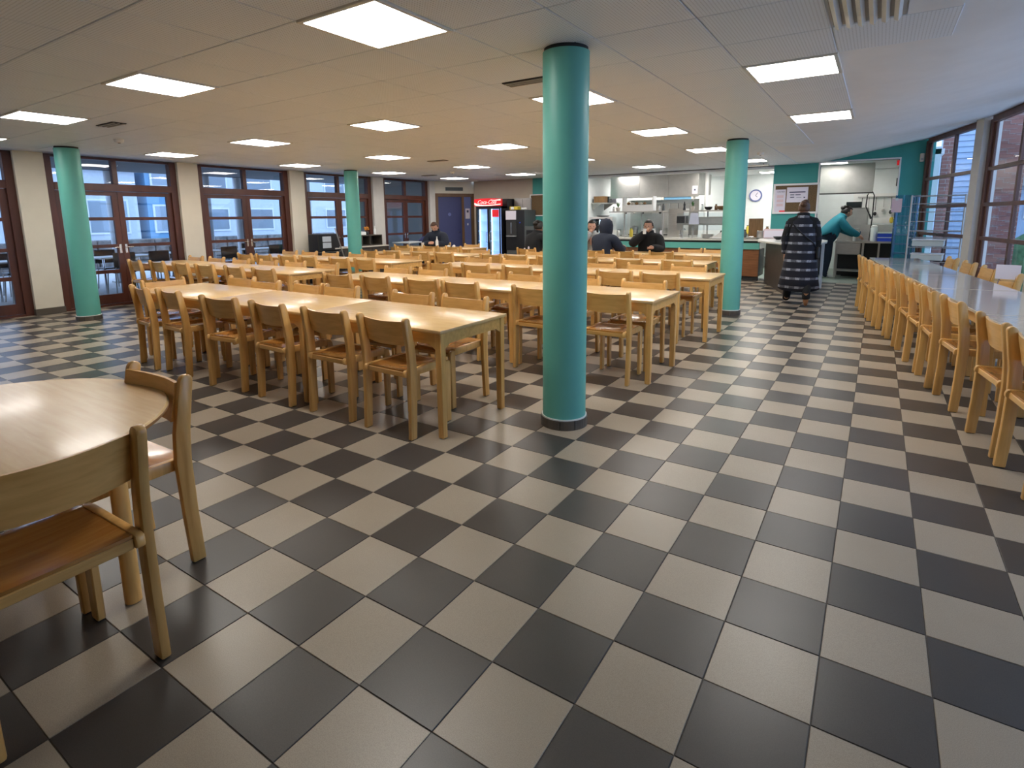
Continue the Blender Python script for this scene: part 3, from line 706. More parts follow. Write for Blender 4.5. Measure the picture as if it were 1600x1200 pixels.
LEN = 1.4; DEP = .76; HT = .735
def table_parts(L_, top_mat):
    P_ = [('table_top', MB().box(-L_ / 2 + .002, L_ / 2 - .002, -DEP / 2, DEP / 2, HT - .024, HT).bev(.006, 2).mesh('table_top', top_mat, True))]
    for sx in (-1, 1):
        for sy in (-1, 1):
            q = MB(); x = sx * (L_ / 2 - .04); y = sy * (DEP / 2 - .04)
            a = [(x + dx * .028, y + dy * .028) for dx, dy in ((-1, -1), (1, -1), (1, 1), (-1, 1))]
            q.box(x - .026, x + .026, y - .026, y + .026, 0.002, HT - .024)
            for v in q.bm.verts:
                if v.co.z < .1: v.co.x = x + (v.co.x - x) * .86; v.co.y = y + (v.co.y - y) * .86
            q.bev(.004)
            P_.append(('leg', q.mesh('leg', M['beech'], True)))
    for sy in (-1, 1):
        y = sy * (DEP / 2 - .03); b = L_ / 2 - .066; z0, z1 = HT - .10, HT - .024
        P_.append(('apron', MB().prism([(-b, z1), (b, z1), (b, z0 - .035), (b - .03, z0 - .012), (b - .06, z0), (-b + .06, z0), (-b + .03, z0 - .012), (-b, z0 - .035)], y - .01, y + .01, 'y').mesh('apron', M['beech_x'])))
    for sx in (-1, 1):
        x = sx * (L_ / 2 - .03); b = DEP / 2 - .066; z0, z1 = HT - .10, HT - .024
        P_.append(('apron', MB().prism([(-b, z1), (b, z1), (b, z0 - .03), (b - .05, z0), (-b + .05, z0), (-b, z0 - .03)], x - .01, x + .01, 'x').mesh('apron', M['beech_x'])))
    return P_
T_PARTS = table_parts(LEN, M['table_top']); T_SHORT = table_parts(1.25, M['table_top'])
def table(parts, x, y, rz, label, group):
    t = thing('beech_table', label, 'table', (x, y, 0), rz, group)
    for nm, me in parts: link(nm, me, t)
    return t

ROWN = {'A': 'front row', 'B': 'second row', 'C': 'third row', 'D': 'fourth row', 'E': 'fifth row'}
ROWY = {'A': 1.33, 'B': 3.19, 'C': 5.10, 'D': 7.00, 'E': 8.88}
def block(row, side, xr, n, parts, L_):
    blk = 'door-side' if side == 'L' else 'aisle-side'
    for k in range(n):
        table(parts, xr - L_ / 2 - k * L_, ROWY[row] + DEP / 2, 0, f'beech dining table, {blk} {ROWN[row]}, {ORD[k]} from the ' + ('aisle' if side == 'R' else 'middle gap'), f'{blk} {ROWN[row]} tables')
block('A', 'R', -1.32, 3, T_PARTS, LEN)
block('B', 'R', -.58, 3, T_PARTS, LEN); block('B', 'L', -5.5, 3, T_PARTS, LEN)
block('C', 'R', -.58, 3, T_PARTS, LEN); block('C', 'L', -5.55, 3, T_PARTS, LEN)
block('D', 'R', -1.12, 3, T_PARTS, LEN); block('D', 'L', -5.5, 2, T_PARTS, LEN)
block('E', 'R', -1.3, 3, T_PARTS, LEN); block('E', 'L', -6.9, 2, T_SHORT, 1.25)

# rear feet of near-side chairs stand just outside the near table edge
NEAR = dict(
    AR=[(-1.72, 1.46, -.02), (-2.33, 1.47, .02), (-2.98, 1.46, -.04), (-3.68, 1.45, .10), (-4.52, 1.47, -.06), (-5.05, 1.46, -.14)],
    BR=[(-.97, 3.30, .02), (-1.68, 3.31, -.03), (-2.57, 3.33, .02), (-3.10, 3.33, .05), (-3.75, 3.30, -.03), (-4.38, 3.28, .04)],
    CR=[(-1.09, 5.10, .01), (-1.63, 5.10, -.02), (-2.29, 5.12, .0), (-3.02, 5.12, .0), (-3.72, 5.12, .05), (-4.37, 5.14, -.03)],
    DR=[(-1.46, 7.0, 0), (-2.21, 7.0, .02), (-2.94, 7.0, 0), (-3.6, 7.0, .0), (-4.25, 7.0, .03), (-4.78, 7.0, 0)],
    ER=[(-2.32, 8.9, 0), (-3.05, 8.85, 0), (-3.68, 8.9, .03), (-4.4, 8.9, 0), (-5.2, 8.9, .0)],
    BL=[(-5.87, 3.30, .03), (-6.55, 3.30, -.03), (-7.33, 3.30, .04), (-7.95, 3.28, -.03), (-8.74, 3.30, .0), (-9.38, 3.25, -.05)],
    CL=[(-5.97, 5.15, .0), (-6.59, 5.15, .04), (-7.39, 5.15, -.03), (-7.99, 5.15, .02), (-8.7, 5.15, .0), (-9.3, 5.15, 0)],
    DL=[(-5.86, 7.0, 0), (-6.47, 7.0, .03), (-7.2, 7.0, 0), (-7.86, 7.0, 0)],
    EL=[(-7.16, 8.9, 0), (-7.84, 8.9, 0), (-8.79, 8.9, .0)])
FARS = dict(
    AR=[(-1.85, 2.03, .0), (-2.41, 2.02, .03), (-3.34, 2.02, .02), (-3.84, 2.02, -.02), (-4.45, 1.95, .04), (-5.05, 2.05, .05)],
    BR=[(-.96, 3.78, .0), (-1.69, 3.86, .02), (-2.40, 3.87, -.02), (-2.93, 3.78, .03), (-3.77, 3.84, .0), (-4.38, 3.84, .03)],
    CR=[(-1.06, 5.72, 0), (-1.66, 5.72, .02), (-2.29, 5.70, 0), (-3.0, 5.72, 0), (-3.70, 5.70, .03), (-4.42, 5.72, 0)],
    DR=[(-1.45, 7.62, 0), (-2.2, 7.62, 0), (-3.01, 7.62, .03), (-3.62, 7.62, 0), (-4.47, 7.62, 0)],
    ER=[(-1.60, 9.5, 0), (-2.1, 9.52, 0), (-2.96, 9.72, .0), (-4.2, 9.75, .03)],
    BL=[(-5.81, 3.84, 0), (-6.56, 3.84, .03), (-7.24, 3.82, -.02), (-7.93, 3.78, .0), (-8.75, 3.82, 0), (-9.4, 3.8, 0)],
    CL=[(-5.92, 5.72, 0), (-6.55, 5.72, .02), (-7.29, 5.72, 0), (-8.05, 5.70, -.02), (-8.71, 5.72, 0), (-9.35, 5.72, 0)],
    DL=[(-5.8, 7.62, 0), (-6.6, 7.62, .02), (-7.27, 7.62, 0), (-7.9, 7.62, 0)],
    EL=[(-7.45, 9.52, 0), (-8.55, 9.75, .05)])
for D_, side in ((NEAR, 0), (FARS, 1)):
    for key, lst in D_.items():
        row, blk = key[0], key[1]
        for n, (x, y, r) in enumerate(sorted(lst, key=lambda q: -q[0])):
            where = ('facing the serving counter at the ' if side == 0 else 'facing the photographer at the ') + ('aisle-side ' if blk == 'R' else 'door-side ') + ROWN[row]
            chair(x, y, r + (PI if side else 0), f'beech chair {where}, {ORD[n]} from the ' + ('aisle end' if blk == 'R' else 'middle gap'), f'beech chairs {where}')
chair(-5.36, 1.70, -PI / 2 + .04, 'beech chair at the short far end of the front table row', 'beech chairs around the front row')

# ---- window-side long tables, set along the curve
RA = Vector((.87, 9.60)); RB = Vector((1.43, 5.33)); RC = Vector((1.80, 2.2))
def rtable(a, b, n, label):
    d = b - a; L_ = d.length / n; an = math.atan2(d.y, d.x); wd = .66
    for k in range(n):
        c = a + d * ((k + .5) / n); nrm = Vector((-d.y, d.x)).normalized()
        c = c + nrm * wd / 2
        t = thing('window_side_table', label[k], 'table', (c.x, c.y, 0), an, 'long window-side tables')
        box('table_top', (-L_ / 2 + .009, L_ / 2 - .009, -wd / 2, wd / 2, .706, .73), M['table_top_grey'], t, .004)
        for sx in (-1, 1):
            for sy in (-1, 1): box('leg', (sx * (L_ / 2 - .05) - .026, sx * (L_ / 2 - .05) + .026, sy * (wd / 2 - .05) - .026, sy * (wd / 2 - .05) + .026, .002, .706), M['beech'], t, .004)
        for sy in (-1, 1): box('apron', (-L_ / 2 + .08, L_ / 2 - .08, sy * (wd / 2 - .04) - .01, sy * (wd / 2 - .04) + .01, .625, .706), M['beech_x'], t)
        for sx in (-1, 1): box('apron', (sx * (L_ / 2 - .04) - .01, sx * (L_ / 2 - .04) + .01, -wd / 2 + .08, wd / 2 - .08, .625, .706), M['beech_x'], t)
rtable(RA, RB, 3, ['pale glossy table at the far end of the window-side row', 'pale glossy table, second from the far end of the window-side row', 'pale glossy table, third from the far end of the window-side row'])
rtable(RB, RC, 2, ['pale glossy table just before the seam, fourth from the far end by the windows', 'pale glossy table nearest the photographer in the window-side row'])
def rline(y):
    for a, b in ((RA, RB), (RB, RC)):
        if b.y <= y <= a.y: return a.x + (b.x - a.x) * (a.y - y) / (a.y - b.y)
    return RC.x if y < RC.y else RA.x
for n, (y, dx, r) in enumerate(((2.54, .10, 0), (3.10, .10, .03), (3.96, .08, .03), (4.55, .05, -.02), (5.07, .04, .02), (5.60, .05, 0), (6.18, .04, 0), (6.78, .03, .02), (7.38, .0, 0), (8.05, .0, .02), (8.72, 0.0, 0))):
    x = rline(y) + .02 + dx
    chair(x, y, -PI / 2 + .13 + r, f'beech chair on the aisle side of the window-side tables, {ORD[n] if n < 10 else "eleventh"} from the photographer', 'beech chairs along the aisle side of the window tables')
for n, (y, r) in enumerate(((3.3, 0), (4.1, 0), (4.9, .02), (5.7, 0), (6.5, 0), (7.2, .03), (8.0, 0), (8.8, 0))):
    x = rline(y) + .66 + .02
    chair(x, y, PI / 2 + .13 + r, f'beech chair between the window-side tables and the windows, {ORD[n]} from the photographer', 'beech chairs on the window side of the window tables')

# ---- round table in the front left corner with its chairs
t = thing('round_table', 'round beech table at the front edge with four round legs', 'table', (-1.69, -.85, 0))
R_ = .655
MB().lathe(0, 0, [(R_ - .006, .706), (R_, .712), (R_, .722), (R_ - .006, .73)], 64).build('table_top', M['table_top'], t, True)
MB().lathe(0, 0, [(R_ + .0012, .712), (R_ + .0012, .722)], 64).build('edge_band', M['edge'], t, True)
for a in (PI / 4, 3 * PI / 4, 5 * PI / 4, 7 * PI / 4):
    MB().cyl(.50 * math.cos(a), .50 * math.sin(a), .004, .706, .029, n=24).build('leg', M['beech'], t, True)
q = MB()
for a0 in range(4):
    a = PI / 4 + a0 * PI / 2; p0 = Vector((.5 * math.cos(a), .5 * math.sin(a), 0)); p1 = Vector((.5 * math.cos(a + PI / 2), .5 * math.sin(a + PI / 2), 0)); d = (p1 - p0); an = math.atan2(d.y, d.x)
    MB().box(.02, d.length - .02, -.01, .01, .635, .706, Matrix.Translation(p0) @ Matrix.Rotation(an, 4, 'Z')).build('apron', M['beech_x'], t)
chair(-1.16, -.79, PI / 2 + .02, 'large beech chair in front with its back to the camera at the round table', 'beech chairs at the round table')
chair(-1.60, -.44, PI + .02, 'beech chair at the far side of the round table seen side on', 'beech chairs at the round table')
chair(-2.38, -.70, -PI / 2 + .25, 'beech chair at the far left of the round table, mostly hidden', 'beech chairs at the round table')

# ================================================================ PEOPLE
def skin_mesh(joints, bones, m, sub=2):
    """one continuous surface grown round a skeleton; joints: name -> (x, y, z, r)"""
    names_ = list(joints); ix = {n: i for i, n in enumerate(names_)}
    me = bpy.data.meshes.new('skeleton'); me.from_pydata([joints[n][:3] for n in names_], [(ix[a], ix[b]) for a, b in bones], []); me.update()
    o = bpy.data.objects.new('skeleton', me); COL.objects.link(o)
    o.modifiers.new('skin', 'SKIN'); o.modifiers.new('sub', 'SUBSURF').levels = sub
    for i, n in enumerate(names_):
        r = joints[n][3]; me.skin_vertices[0].data[i].radius = r if isinstance(r, tuple) else (r, r)
        me.skin_vertices[0].data[i].use_root = (i == 0)
    bpy.context.view_layer.update()
    ev = o.evaluated_get(bpy.context.evaluated_depsgraph_get())
    out = bpy.data.meshes.new_from_object(ev)
    bpy.data.objects.remove(o); bpy.data.meshes.remove(me)
    out.materials.clear(); out.materials.append(m)
    for p in out.polygons: p.use_smooth = True
    return out

def hand_bm(bm, wrist, d, side, curl=.5):
    """palm, four unequal curled fingers and a thumb leaving the side of the palm"""
    wrist = Vector(wrist); d = Vector(d).normalized(); up_ = Vector((0, 0, 1))
    lat = d.cross(up_).normalized() * side; nrm = lat.cross(d).normalized() * side
    q = MB(); q.bm.free(); q.bm = bm
    q.tube([wrist - d * .01, wrist + d * .03, wrist + d * .075, wrist + d * .088], [.024, .034, .038, .030], 8)
    for k, ln in enumerate((.066, .076, .072, .056)):
        b = wrist + d * .08 + lat * (-.030 + .020 * k); a1 = curl * .5; a2 = curl * 1.3
        p1 = b + (d * math.cos(a1) - up_ * math.sin(a1)) * ln * .5; p2 = p1 + (d * math.cos(a2) - up_ * math.sin(a2)) * ln * .5
        q.tube([b - d * .01, p1, p2], [.0095, .0085, .0065], 6)
    b = wrist + d * .03 - lat * .028
    q.tube([b, b - lat * .028 + d * .022, b - lat * .03 + d * .055], [.012, .010, .008], 6)

def head_bm(bm, c, M3):
    q = MB(); q.bm.free(); q.bm = bm
    n0 = len(bm.verts)
    ret = bmesh.ops.create_uvsphere(bm, u_segments=24, v_segments=18, radius=1)
    for v in ret['verts']:
        x, y, z = v.co; wd = .074 * (1 - .30 * max(0, -z) ** 1.3); dp = .094
        p = Vector((x * wd, y * dp, z * .115))
        if y > 0: p.y *= .94; p.y += .010 * max(0, -z)
        nx = math.exp(-((x / .20) ** 2) - (((z + .12) / .26) ** 2)) if y > .5 else 0
        p.y += .024 * nx
        if y > .6 and abs(abs(x) - .36) < .2 and abs(z - .06) < .14: p.y -= .006
        v.co = c + M3 @ p
    for s in (-1, 1):
        rr = bmesh.ops.create_uvsphere(bm, u_segments=8, v_segments=6, radius=1)
        for v in rr['verts']: v.co = c + M3 @ Vector((s * (.074 + v.co.x * .008), -.005 + v.co.y * .016, v.co.z * .030 - .005))

def person(name, label, loc, rz, pose, skin, clothes, hair, hair_kind='short', look=(0, 0), thick=.022, scale=(1, 1, 1)):
    t = thing(name, label, 'person', loc, rz); t.scale = scale
    J = dict(pose)
    M3 = (Matrix.Rotation(look[0], 3, 'Z') @ Matrix.Rotation(look[1], 3, 'X'))
    bones = [('pelvis', 'waist'), ('waist', 'chest'), ('chest', 'neck'), ('neck', 'crown')]
    for s in 'lr': bones += [('chest', 'sh_' + s), ('sh_' + s, 'el_' + s), ('el_' + s, 'wr_' + s), ('pelvis', 'hip_' + s), ('hip_' + s, 'kn_' + s), ('kn_' + s, 'an_' + s), ('an_' + s, 'toe_' + s)]
    me = skin_mesh(J, bones, skin); base_me = me.copy()
    bm = bmesh.new(); bm.from_mesh(me)
    hc = Vector(J['head'][:3]) if 'head' in J else None
    for s, sd in (('l', 1), ('r', -1)):
        wr = Vector(J['wr_' + s][:3]); el = Vector(J['el_' + s][:3]); hand_bm(bm, wr, wr - el, sd, .7)
    cpos = Vector(J['crown'][:3]) + M3 @ Vector((0, .02, .03))
    head_bm(bm, cpos, M3)
    bm.to_mesh(me); bm.free(); me.name = 'body'
    for p in me.polygons: p.use_smooth = True
    body = link('body', me, t)
    for s in (-1, 1):
        e = MB().ell((0, 0, 0), (.011, .008, .007), 8, 6).build('eye', M['eye'], t, True); e.location = cpos + M3 @ Vector((s * .030, .080, .006)); e.rotation_euler = M3.to_euler()
    e = MB().ell((0, 0, 0), (.022, .007, .006), 8, 6).build('mouth', M['lip'], t, True); e.location = cpos + M3 @ Vector((0, .083, -.056)); e.rotation_euler = M3.to_euler()
    # hair: a shell over the skull, longer locks when asked
    bm = bmesh.new(); ret = bmesh.ops.create_uvsphere(bm, u_segments=24, v_segments=16, radius=1); kill = []
    rnd = random.Random(len(label))
    for v in ret['verts']:
        x, y, z = v.co
        if z < -.55 or (y > .30 and z < .42) or (abs(x) > .8 and z < -.1 and y > 0): kill.append(v); continue
        j = 1 + rnd.uniform(-.02, .045)
        v.co = Vector((x * .083 * j, y * .103 * j - .006, z * .126 * j + .006))
    bmesh.ops.delete(bm, geom=kill, context='VERTS')
    me = bpy.data.meshes.new('hair'); bm.to_mesh(me); bm.free(); me.materials.append(hair)
    for p in me.polygons: p.use_smooth = True
    h = link('hair', me, t, cpos); h.rotation_euler = M3.to_euler(); sm_ = h.modifiers.new('thick', 'SOLIDIFY'); sm_.thickness = .008
    if hair_kind == 'long':
        q = MB()
        for s in (-1, 1):
            for k in range(5):
                a = .3 + k * .45; q.tube([(s * .07 * math.sin(a + .4), -.03 - .06 * math.cos(a) * .9, .06), (s * .085 * math.sin(a + .3) + s * .01, -.05 - .05 * math.cos(a), -.06), (s * .10 * math.sin(a + .3), -.04 - .05 * math.cos(a), -.18), (s * .095 * math.sin(a + .3), -.02 - .05 * math.cos(a), -.26)], [.03, .034, .034, .018], 7)
        l = q.build('hair_locks', hair, t, True); l.location = cpos; l.rotation_euler = M3.to_euler()
    if hair_kind == 'bun':
        q = MB().ell((0, -.095, .07), (.055, .05, .05), 12, 8).ell((.02, -.06, .11), (.05, .05, .035), 10, 8); l = q.build('hair_bun', hair, t, True); l.location = cpos; l.rotation_euler = M3.to_euler()
    def garment(nm, parts, m, off, flare=0.0):
        """cloth shell: the body surface nearest to the given bones, pushed outwards"""
        segs = [(Vector(J[p][:3]), Vector(J[q_][:3]), (p, q_) in parts) for p, q_ in bones]
        bm = bmesh.new(); bm.from_mesh(base_me); bm.normal_update(); kill = []
        for v in bm.verts:
            best = None; bok = None
            for p, q_, ok in segs:
                d_ = q_ - p; u = max(0, min(1, (v.co - p).dot(d_) / d_.length_squared)); l_ = (v.co - p - d_ * u).length
                if best is None or l_ < best: best = l_
                if ok and (bok is None or l_ < bok): bok = l_
            if bok is None or bok > best + .035: kill.append(v)
        keep = [(v, v.normal.copy()) for v in bm.verts]
        for v, n_ in keep: v.co += n_ * off
        bmesh.ops.delete(bm, geom=kill, context='VERTS')
        me_ = bpy.data.meshes.new(nm); bm.to_mesh(me_); bm.free(); me_.materials.clear(); me_.materials.append(m)
        for p in me_.polygons: p.use_smooth = True
        o_ = link(nm, me_, t); md = o_.modifiers.new('cloth', 'SOLIDIFY'); md.thickness = .006; md.offset = 1
    garment(clothes[0], {('pelvis', 'waist'), ('waist', 'chest'), ('chest', 'neck')} | {p for s in 'lr' for p in (('chest', 'sh_' + s), ('sh_' + s, 'el_' + s), ('el_' + s, 'wr_' + s))}, clothes[1], thick)
    garment('trousers', {p for s in 'lr' for p in (('pelvis', 'hip_' + s), ('hip_' + s, 'kn_' + s), ('kn_' + s, 'an_' + s))}, clothes[2], .012)
    for s in 'lr':
        a = Vector(J['an_' + s][:3]); b = Vector(J['toe_' + s][:3]); d = (b - a)
        sh = MB().tube([a - d * .25 + Vector((0, 0, -.0)), a + d * .15, a + d * .7, b + d * .18], [.036, .044, .040, .022], 10)
        for v in sh.bm.verts: pass
        sh.build('shoe', clothes[3], t, True)
    return t, cpos, M3

def seated(lean=.0, wl=(.20, .34, .80), wr=(-.20, .34, .80), el=None, er=None):
    P_ = dict(pelvis=(0, 0, .55, (.14, .11)), waist=(0, .01 + lean * .35, .72, (.135, .095)), chest=(0, .01 + lean * .8, .92, (.155, .105)), neck=(0, .02 + lean, 1.06, .052), crown=(0, .03 + lean * 1.15, 1.17, .045))
    for s, k, w_, e_ in ((1, 'l', wl, el), (-1, 'r', wr, er)):
        P_['sh_' + k] = (s * .175, .01 + lean * .9, .985, .056)
        P_['el_' + k] = (*(e_ or (s * .25, .12 + lean * .8, .76)), .043)
        P_['wr_' + k] = (*w_, .028)
        P_['hip_' + k] = (s * .09, .05, .53, .092); P_['kn_' + k] = (s * .12, .44, .52, .062); P_['an_' + k] = (s * .12, .42, .10, .040); P_['toe_' + k] = (s * .125, .54, .045, .032)
    return P_

# man drinking, facing the camera from the far side of the fifth row
person('person', 'dark-haired person in black jacket drinking from a white cup at the far table', (-2.96, 9.80, 0.0), PI, seated(-.02, wl=(-.02, .20, 1.09), el=(.20, .25, .86)), M['skin2'], ('jacket', M['blackm'], M['navy'], M['black']), M['hair'], look=(0, -.05), thick=.034, scale=(1.18, 1.18, 1.03))
person('person', 'hooded person in dark navy coat seen from behind near the serving counter', (-3.58, 8.80, 0), -.25, seated(.12), M['skin2'], ('coat', M['navy'], M['navy'], M['black']), M['navy'], 'bun', thick=.034, scale=(1.18, 1.18, 1.03))
person('person', 'long-haired woman in grey cardigan and pale pink scarf leaning on her hand', (-4.22, 9.80, 0), PI + .25, seated(.04, wl=(.02, .20, 1.06), el=(.16, .34, .82)), M['skin'], ('cardigan', M['grey_cloth'], M['navy'], M['black']), M['hair'], 'long', look=(.25, -.12), thick=.034, scale=(1.18, 1.18, 1.03))
person('person', 'person in black coat bending over, beside the drinks machines', (-5.22, 8.88, 0), -.3, seated(.14), M['skin2'], ('coat', M['blackm'], M['blackm'], M['black']), M['hair'], 'bun', thick=.034, scale=(1.18, 1.18, 1.03))
person('person', 'bearded short-haired man in navy sweater looking down at his hands before the blue door', (-8.52, 9.80, 0), PI + .25, seated(.16, wl=(.05, .42, .80), wr=(-.07, .40, .80)), M['skin'], ('sweater', M['navy'], M['navy'], M['black']), M['hair_br'], look=(.1, -.55), thick=.034, scale=(1.18, 1.18, 1.03))
S_ = [o for o in COL.objects if o.name.startswith('person')]
# pale scarf, hood, drawstrings, patterned bag
sc_ = [o for o in COL.objects if o.get('label', '').startswith('long-haired woman')][0]
MB().tube([(-.09, .02, 1.02), (-.04, .12, 1.04), (.05, .13, 1.03), (.10, .03, 1.03), (.03, -.06, 1.05), (-.07, -.05, 1.04), (-.09, .02, 1.02)], .032, 8).build('scarf', M['pink'], sc_, True)
MB().tube([(.02, .14, 1.02), (.0, .16, .92), (-.02, .16, .82)], [.035, .03, .022], 8).build('scarf_end', M['pink'], sc_, True)
hd_ = [o for o in COL.objects if o.get('label', '').startswith('hooded')][0]
q = MB(); q.lathe(0, 0, [(.10, -.15), (.115, -.06), (.118, .03), (.10, .11), (.055, .15), (.004, .165)], 20)
hh = q.build('hood', M['navy'], hd_, True); hh.location = (0, .145, 1.20)
bk_ = [o for o in COL.objects if o.get('label', '').startswith('person in black coat')][0]
for k, (a, b, c) in enumerate(((-.10, .0, .74), (-.05, -.09, .70), (.03, -.10, .71), (.09, -.07, .78), (.11, -.06, .70), (-.14, .02, .68))):
    MB().ell((a, b - .06, c), (.022, .012, .035), 8, 6).build('pale_patch', M['paper'], bk_, True, )
MB().tube([(-.14, .12, 1.02), (-.18, .17, .96), (-.20, .18, .90)], .012, 6).build('drawstring', M['paper'], bk_, True)

def cup(x, y, z, lab, m=M['white']):
    t = thing('paper_cup', lab, 'cup', (x, y, z))
    MB().lathe(0, 0, [(.028, .0), (.030, .01), (.038, .092), (.040, .096), (.036, .096), (.028, .012)], 20).build('cup_body', m, t, True)
    MB().lathe(0, 0, [(.040, .094), (.041, .099), (.036, .104)], 20).build('cup_rim', m, t, True)
    return t
cup(-2.96 + .03, 9.80 - .34, 1.09, 'white paper cup held to the mouth of the drinking person')
cup(-4.12, 9.2, HT, 'white cup nearest the teal column in front of the woman'); cup(-3.93, 9.5, HT, 'white cup beside the woman in the grey cardigan')
cup(-8.62, 9.25, HT, 'white paper cup standing alone by the looking-down man')
t = thing('drinking_bottle', 'slim white bottle standing before the man in navy', 'bottle', (-7.95, 9.02, HT))
MB().lathe(0, 0, [(.032, 0), (.034, .02), (.034, .15), (.028, .18), (.014, .215), (.012, .245)], 20).build('bottle_body', M['white'], t, True); MB().lathe(0, 0, [(.015, .245), (.015, .27), (.012, .274)], 16).build('cap', M['steel'], t, True)
for k, (x, y) in enumerate(((-7.70, 9.15), (-7.58, 9.2))):
    t = thing('crumpled_napkin', f'crumpled white napkin on the far table, {"nearer" if k == 0 else "farther from"} the white bottle', 'napkin', (x, y, HT))
    q = MB(); rr = bmesh.ops.create_icosphere(q.bm, subdivisions=2, radius=.04)
    r_ = random.Random(k)
    for v in rr['verts']: v.co = Vector((v.co.x, v.co.y, v.co.z * .8 + .033)) * (1 + r_.uniform(-.15, .15)); v.co.z = max(v.co.z, .001)
    q.build('paper_ball', M['white'], t)

# walking person in a long plaid coat, from behind
W_ = dict(pelvis=(0, 0, .90, (.13, .10)), waist=(0, .0, 1.06, (.125, .09)), chest=(0, .01, 1.26, (.15, .10)), neck=(0, .02, 1.40, .05), crown=(0, .03, 1.50, .045),
          sh_l=(.165, .0, 1.32, .055), sh_r=(-.165, .0, 1.32, .055), el_l=(.22, .03, 1.06, .043), el_r=(-.23, -.02, 1.06, .043), wr_l=(.21, .14, .86, .028), wr_r=(-.22, .08, .83, .028),
          hip_l=(.085, .0, .86, .088), hip_r=(-.085, .0, .86, .088), kn_l=(.12, .0, .47, .060), kn_r=(-.13, .12, .48, .060), an_l=(.13, -.28, .19, .042), an_r=(-.17, .14, .09, .042), toe_l=(.13, -.24, .05, .034), toe_r=(-.19, .28, .045, .032))
wt, wc, wm = person('person', 'walking person in long black and white plaid coat seen from behind', (-.06, 8.72, 0), .06, W_, M['skin'], ('jumper', M['blackm'], M['blackm'], M['shoe_tan']), M['hair_br'], 'bun')
bm = bmesh.new(); prof = [(1.44, .07, .07), (1.38, .12, .10), (1.33, .19, .115), (1.20, .205, .14), (1.0, .205, .15), (.80, .225, .165), (.60, .25, .185), (.40, .28, .21), (.26, .30, .225)]; rings = []
for z, a, b in prof:
    rings.append([bm.verts.new((a * math.cos(th) * (1 + .04 * math.sin(5 * th) * (1.4 - z)), b * math.sin(th) * (1 + .06 * math.sin(4 * th + 1) * (1.4 - z)) + (-.02 if z < .6 else 0), z + (0 if z > .3 else .03 * math.sin(th)))) for th in [2 * PI * k / 28 for k in range(28)]])
for a, b in zip(rings, rings[1:]):
    for k in range(28): bm.faces.new((a[k], b[k], b[(k + 1) % 28], a[(k + 1) % 28]))
me = bpy.data.meshes.new('coat'); bm.to_mesh(me); bm.free(); me.materials.append(M['plaid'])
for p in me.polygons: p.use_smooth = True
co = link('coat', me, wt); co.modifiers.new('thick', 'SOLIDIFY').thickness = .012
for s in 'lr':
    a, b, c = (Vector(W_[k + s][:3]) for k in ('sh_', 'el_', 'wr_'))
    MB().tube([a + Vector((0, 0, .03)), a, b, c], [.05, .078, .068, .062], 12).build('coat_sleeve', M['plaid'], wt, True)
MB().lathe(0, .02, [(.085, 1.38), (.095, 1.42), (.088, 1.46), (.07, 1.47)], 18).build('coat_collar', M['blackm'], wt, True)
MB().tube([(-.14, -.155, 1.30), (0, -.165, 1.15), (.17, -.13, 1.0), (.215, .0, .92)], .012, 6).build('bag_strap', M['black'], wt, True)
MB().box(.21, .27, -.09, .09, .74, .93).bev(.02).build('shoulder_bag', M['black'], wt)

# kitchen worker bending over the sink in the opening
K_ = dict(pelvis=(0, 0, .92, (.17, .15)), waist=(0, .05, 1.06, (.18, .15)), chest=(0, .15, 1.26, (.175, .14)), neck=(0, .25, 1.38, .055), crown=(0, .31, 1.46, .046),
          sh_l=(.165, .18, 1.30, .062), sh_r=(-.165, .18, 1.30, .062), el_l=(.21, .32, 1.10, .048), el_r=(-.21, .32, 1.10, .048), wr_l=(.14, .52, .98, .030), wr_r=(-.14, .54, .98, .030),
          hip_l=(.09, .0, .87, .098), hip_r=(-.09, .0, .87, .098), kn_l=(.10, .02, .48, .066), kn_r=(-.10, .0, .48, .066), an_l=(.11, -.02, .09, .042), an_r=(-.11, -.04, .09, .042), toe_l=(.12, .12, .045, .032), toe_r=(-.12, .10, .045, .032))
person('person', 'kitchen worker in teal tunic bending over the sink inside the opening', (-.02, 13.25, 0), -1.25, K_, M['skin'], ('tunic', M['tealcloth'], M['navy'], M['shoe_w']), M['hair'], 'bun', look=(0, -.3), thick=.03, scale=(1.12, 1.12, 1))

# ================================================================ BACK WALL: cooler, machines, boards
def text_part(name, body, size, m, parent, loc, rot, shear=0.0, ext=.002):
    c = bpy.data.curves.new(name, 'FONT'); c.body = body; c.size = size; c.shear = shear; c.extrude = ext; c.align_x = 'CENTER'; c.align_y = 'CENTER'; c.resolution_u = 3
    c.materials.append(m); 
    tmp = bpy.data.objects.new(name, c); COL.objects.link(tmp); bpy.context.view_layer.update()
    me_ = bpy.data.meshes.new_from_object(tmp.evaluated_get(bpy.context.evaluated_depsgraph_get())); bpy.data.objects.remove(tmp)
    if not me_.materials: me_.materials.append(m)
    o = link(name, me_, parent, loc); o.rotation_euler = rot; return o
RX = (PI / 2, 0, 0)
t = thing('drinks_cooler', 'tall black two-door drinks cooler with lit interior and red top sign', 'fridge', (-8.25, 11.9, 0))
box('cabinet', (-.44, .44, .0, .36, .06, 1.96), M['black'], t, .008)
for b in ((-.44, -.415, -.28, .0, .06, 1.75), (.415, .44, -.28, .0, .06, 1.75), (-.02, .02, -.26, -.16, .22, 1.70), (-.415, .415, -.28, .0, .06, .22), (-.44, .44, -.28, .0, 1.70, 1.76)): box('side_frame', b, M['black'], t)
box('interior', (-.41, .41, -.17, -.15, .22, 1.70), M['cooler_in'], t)
for x in (-.36, .055): MB().cyl(x, -.21, .24, 1.68, .018, n=12).build('light_tube', M['cooler_tube'], t, True)
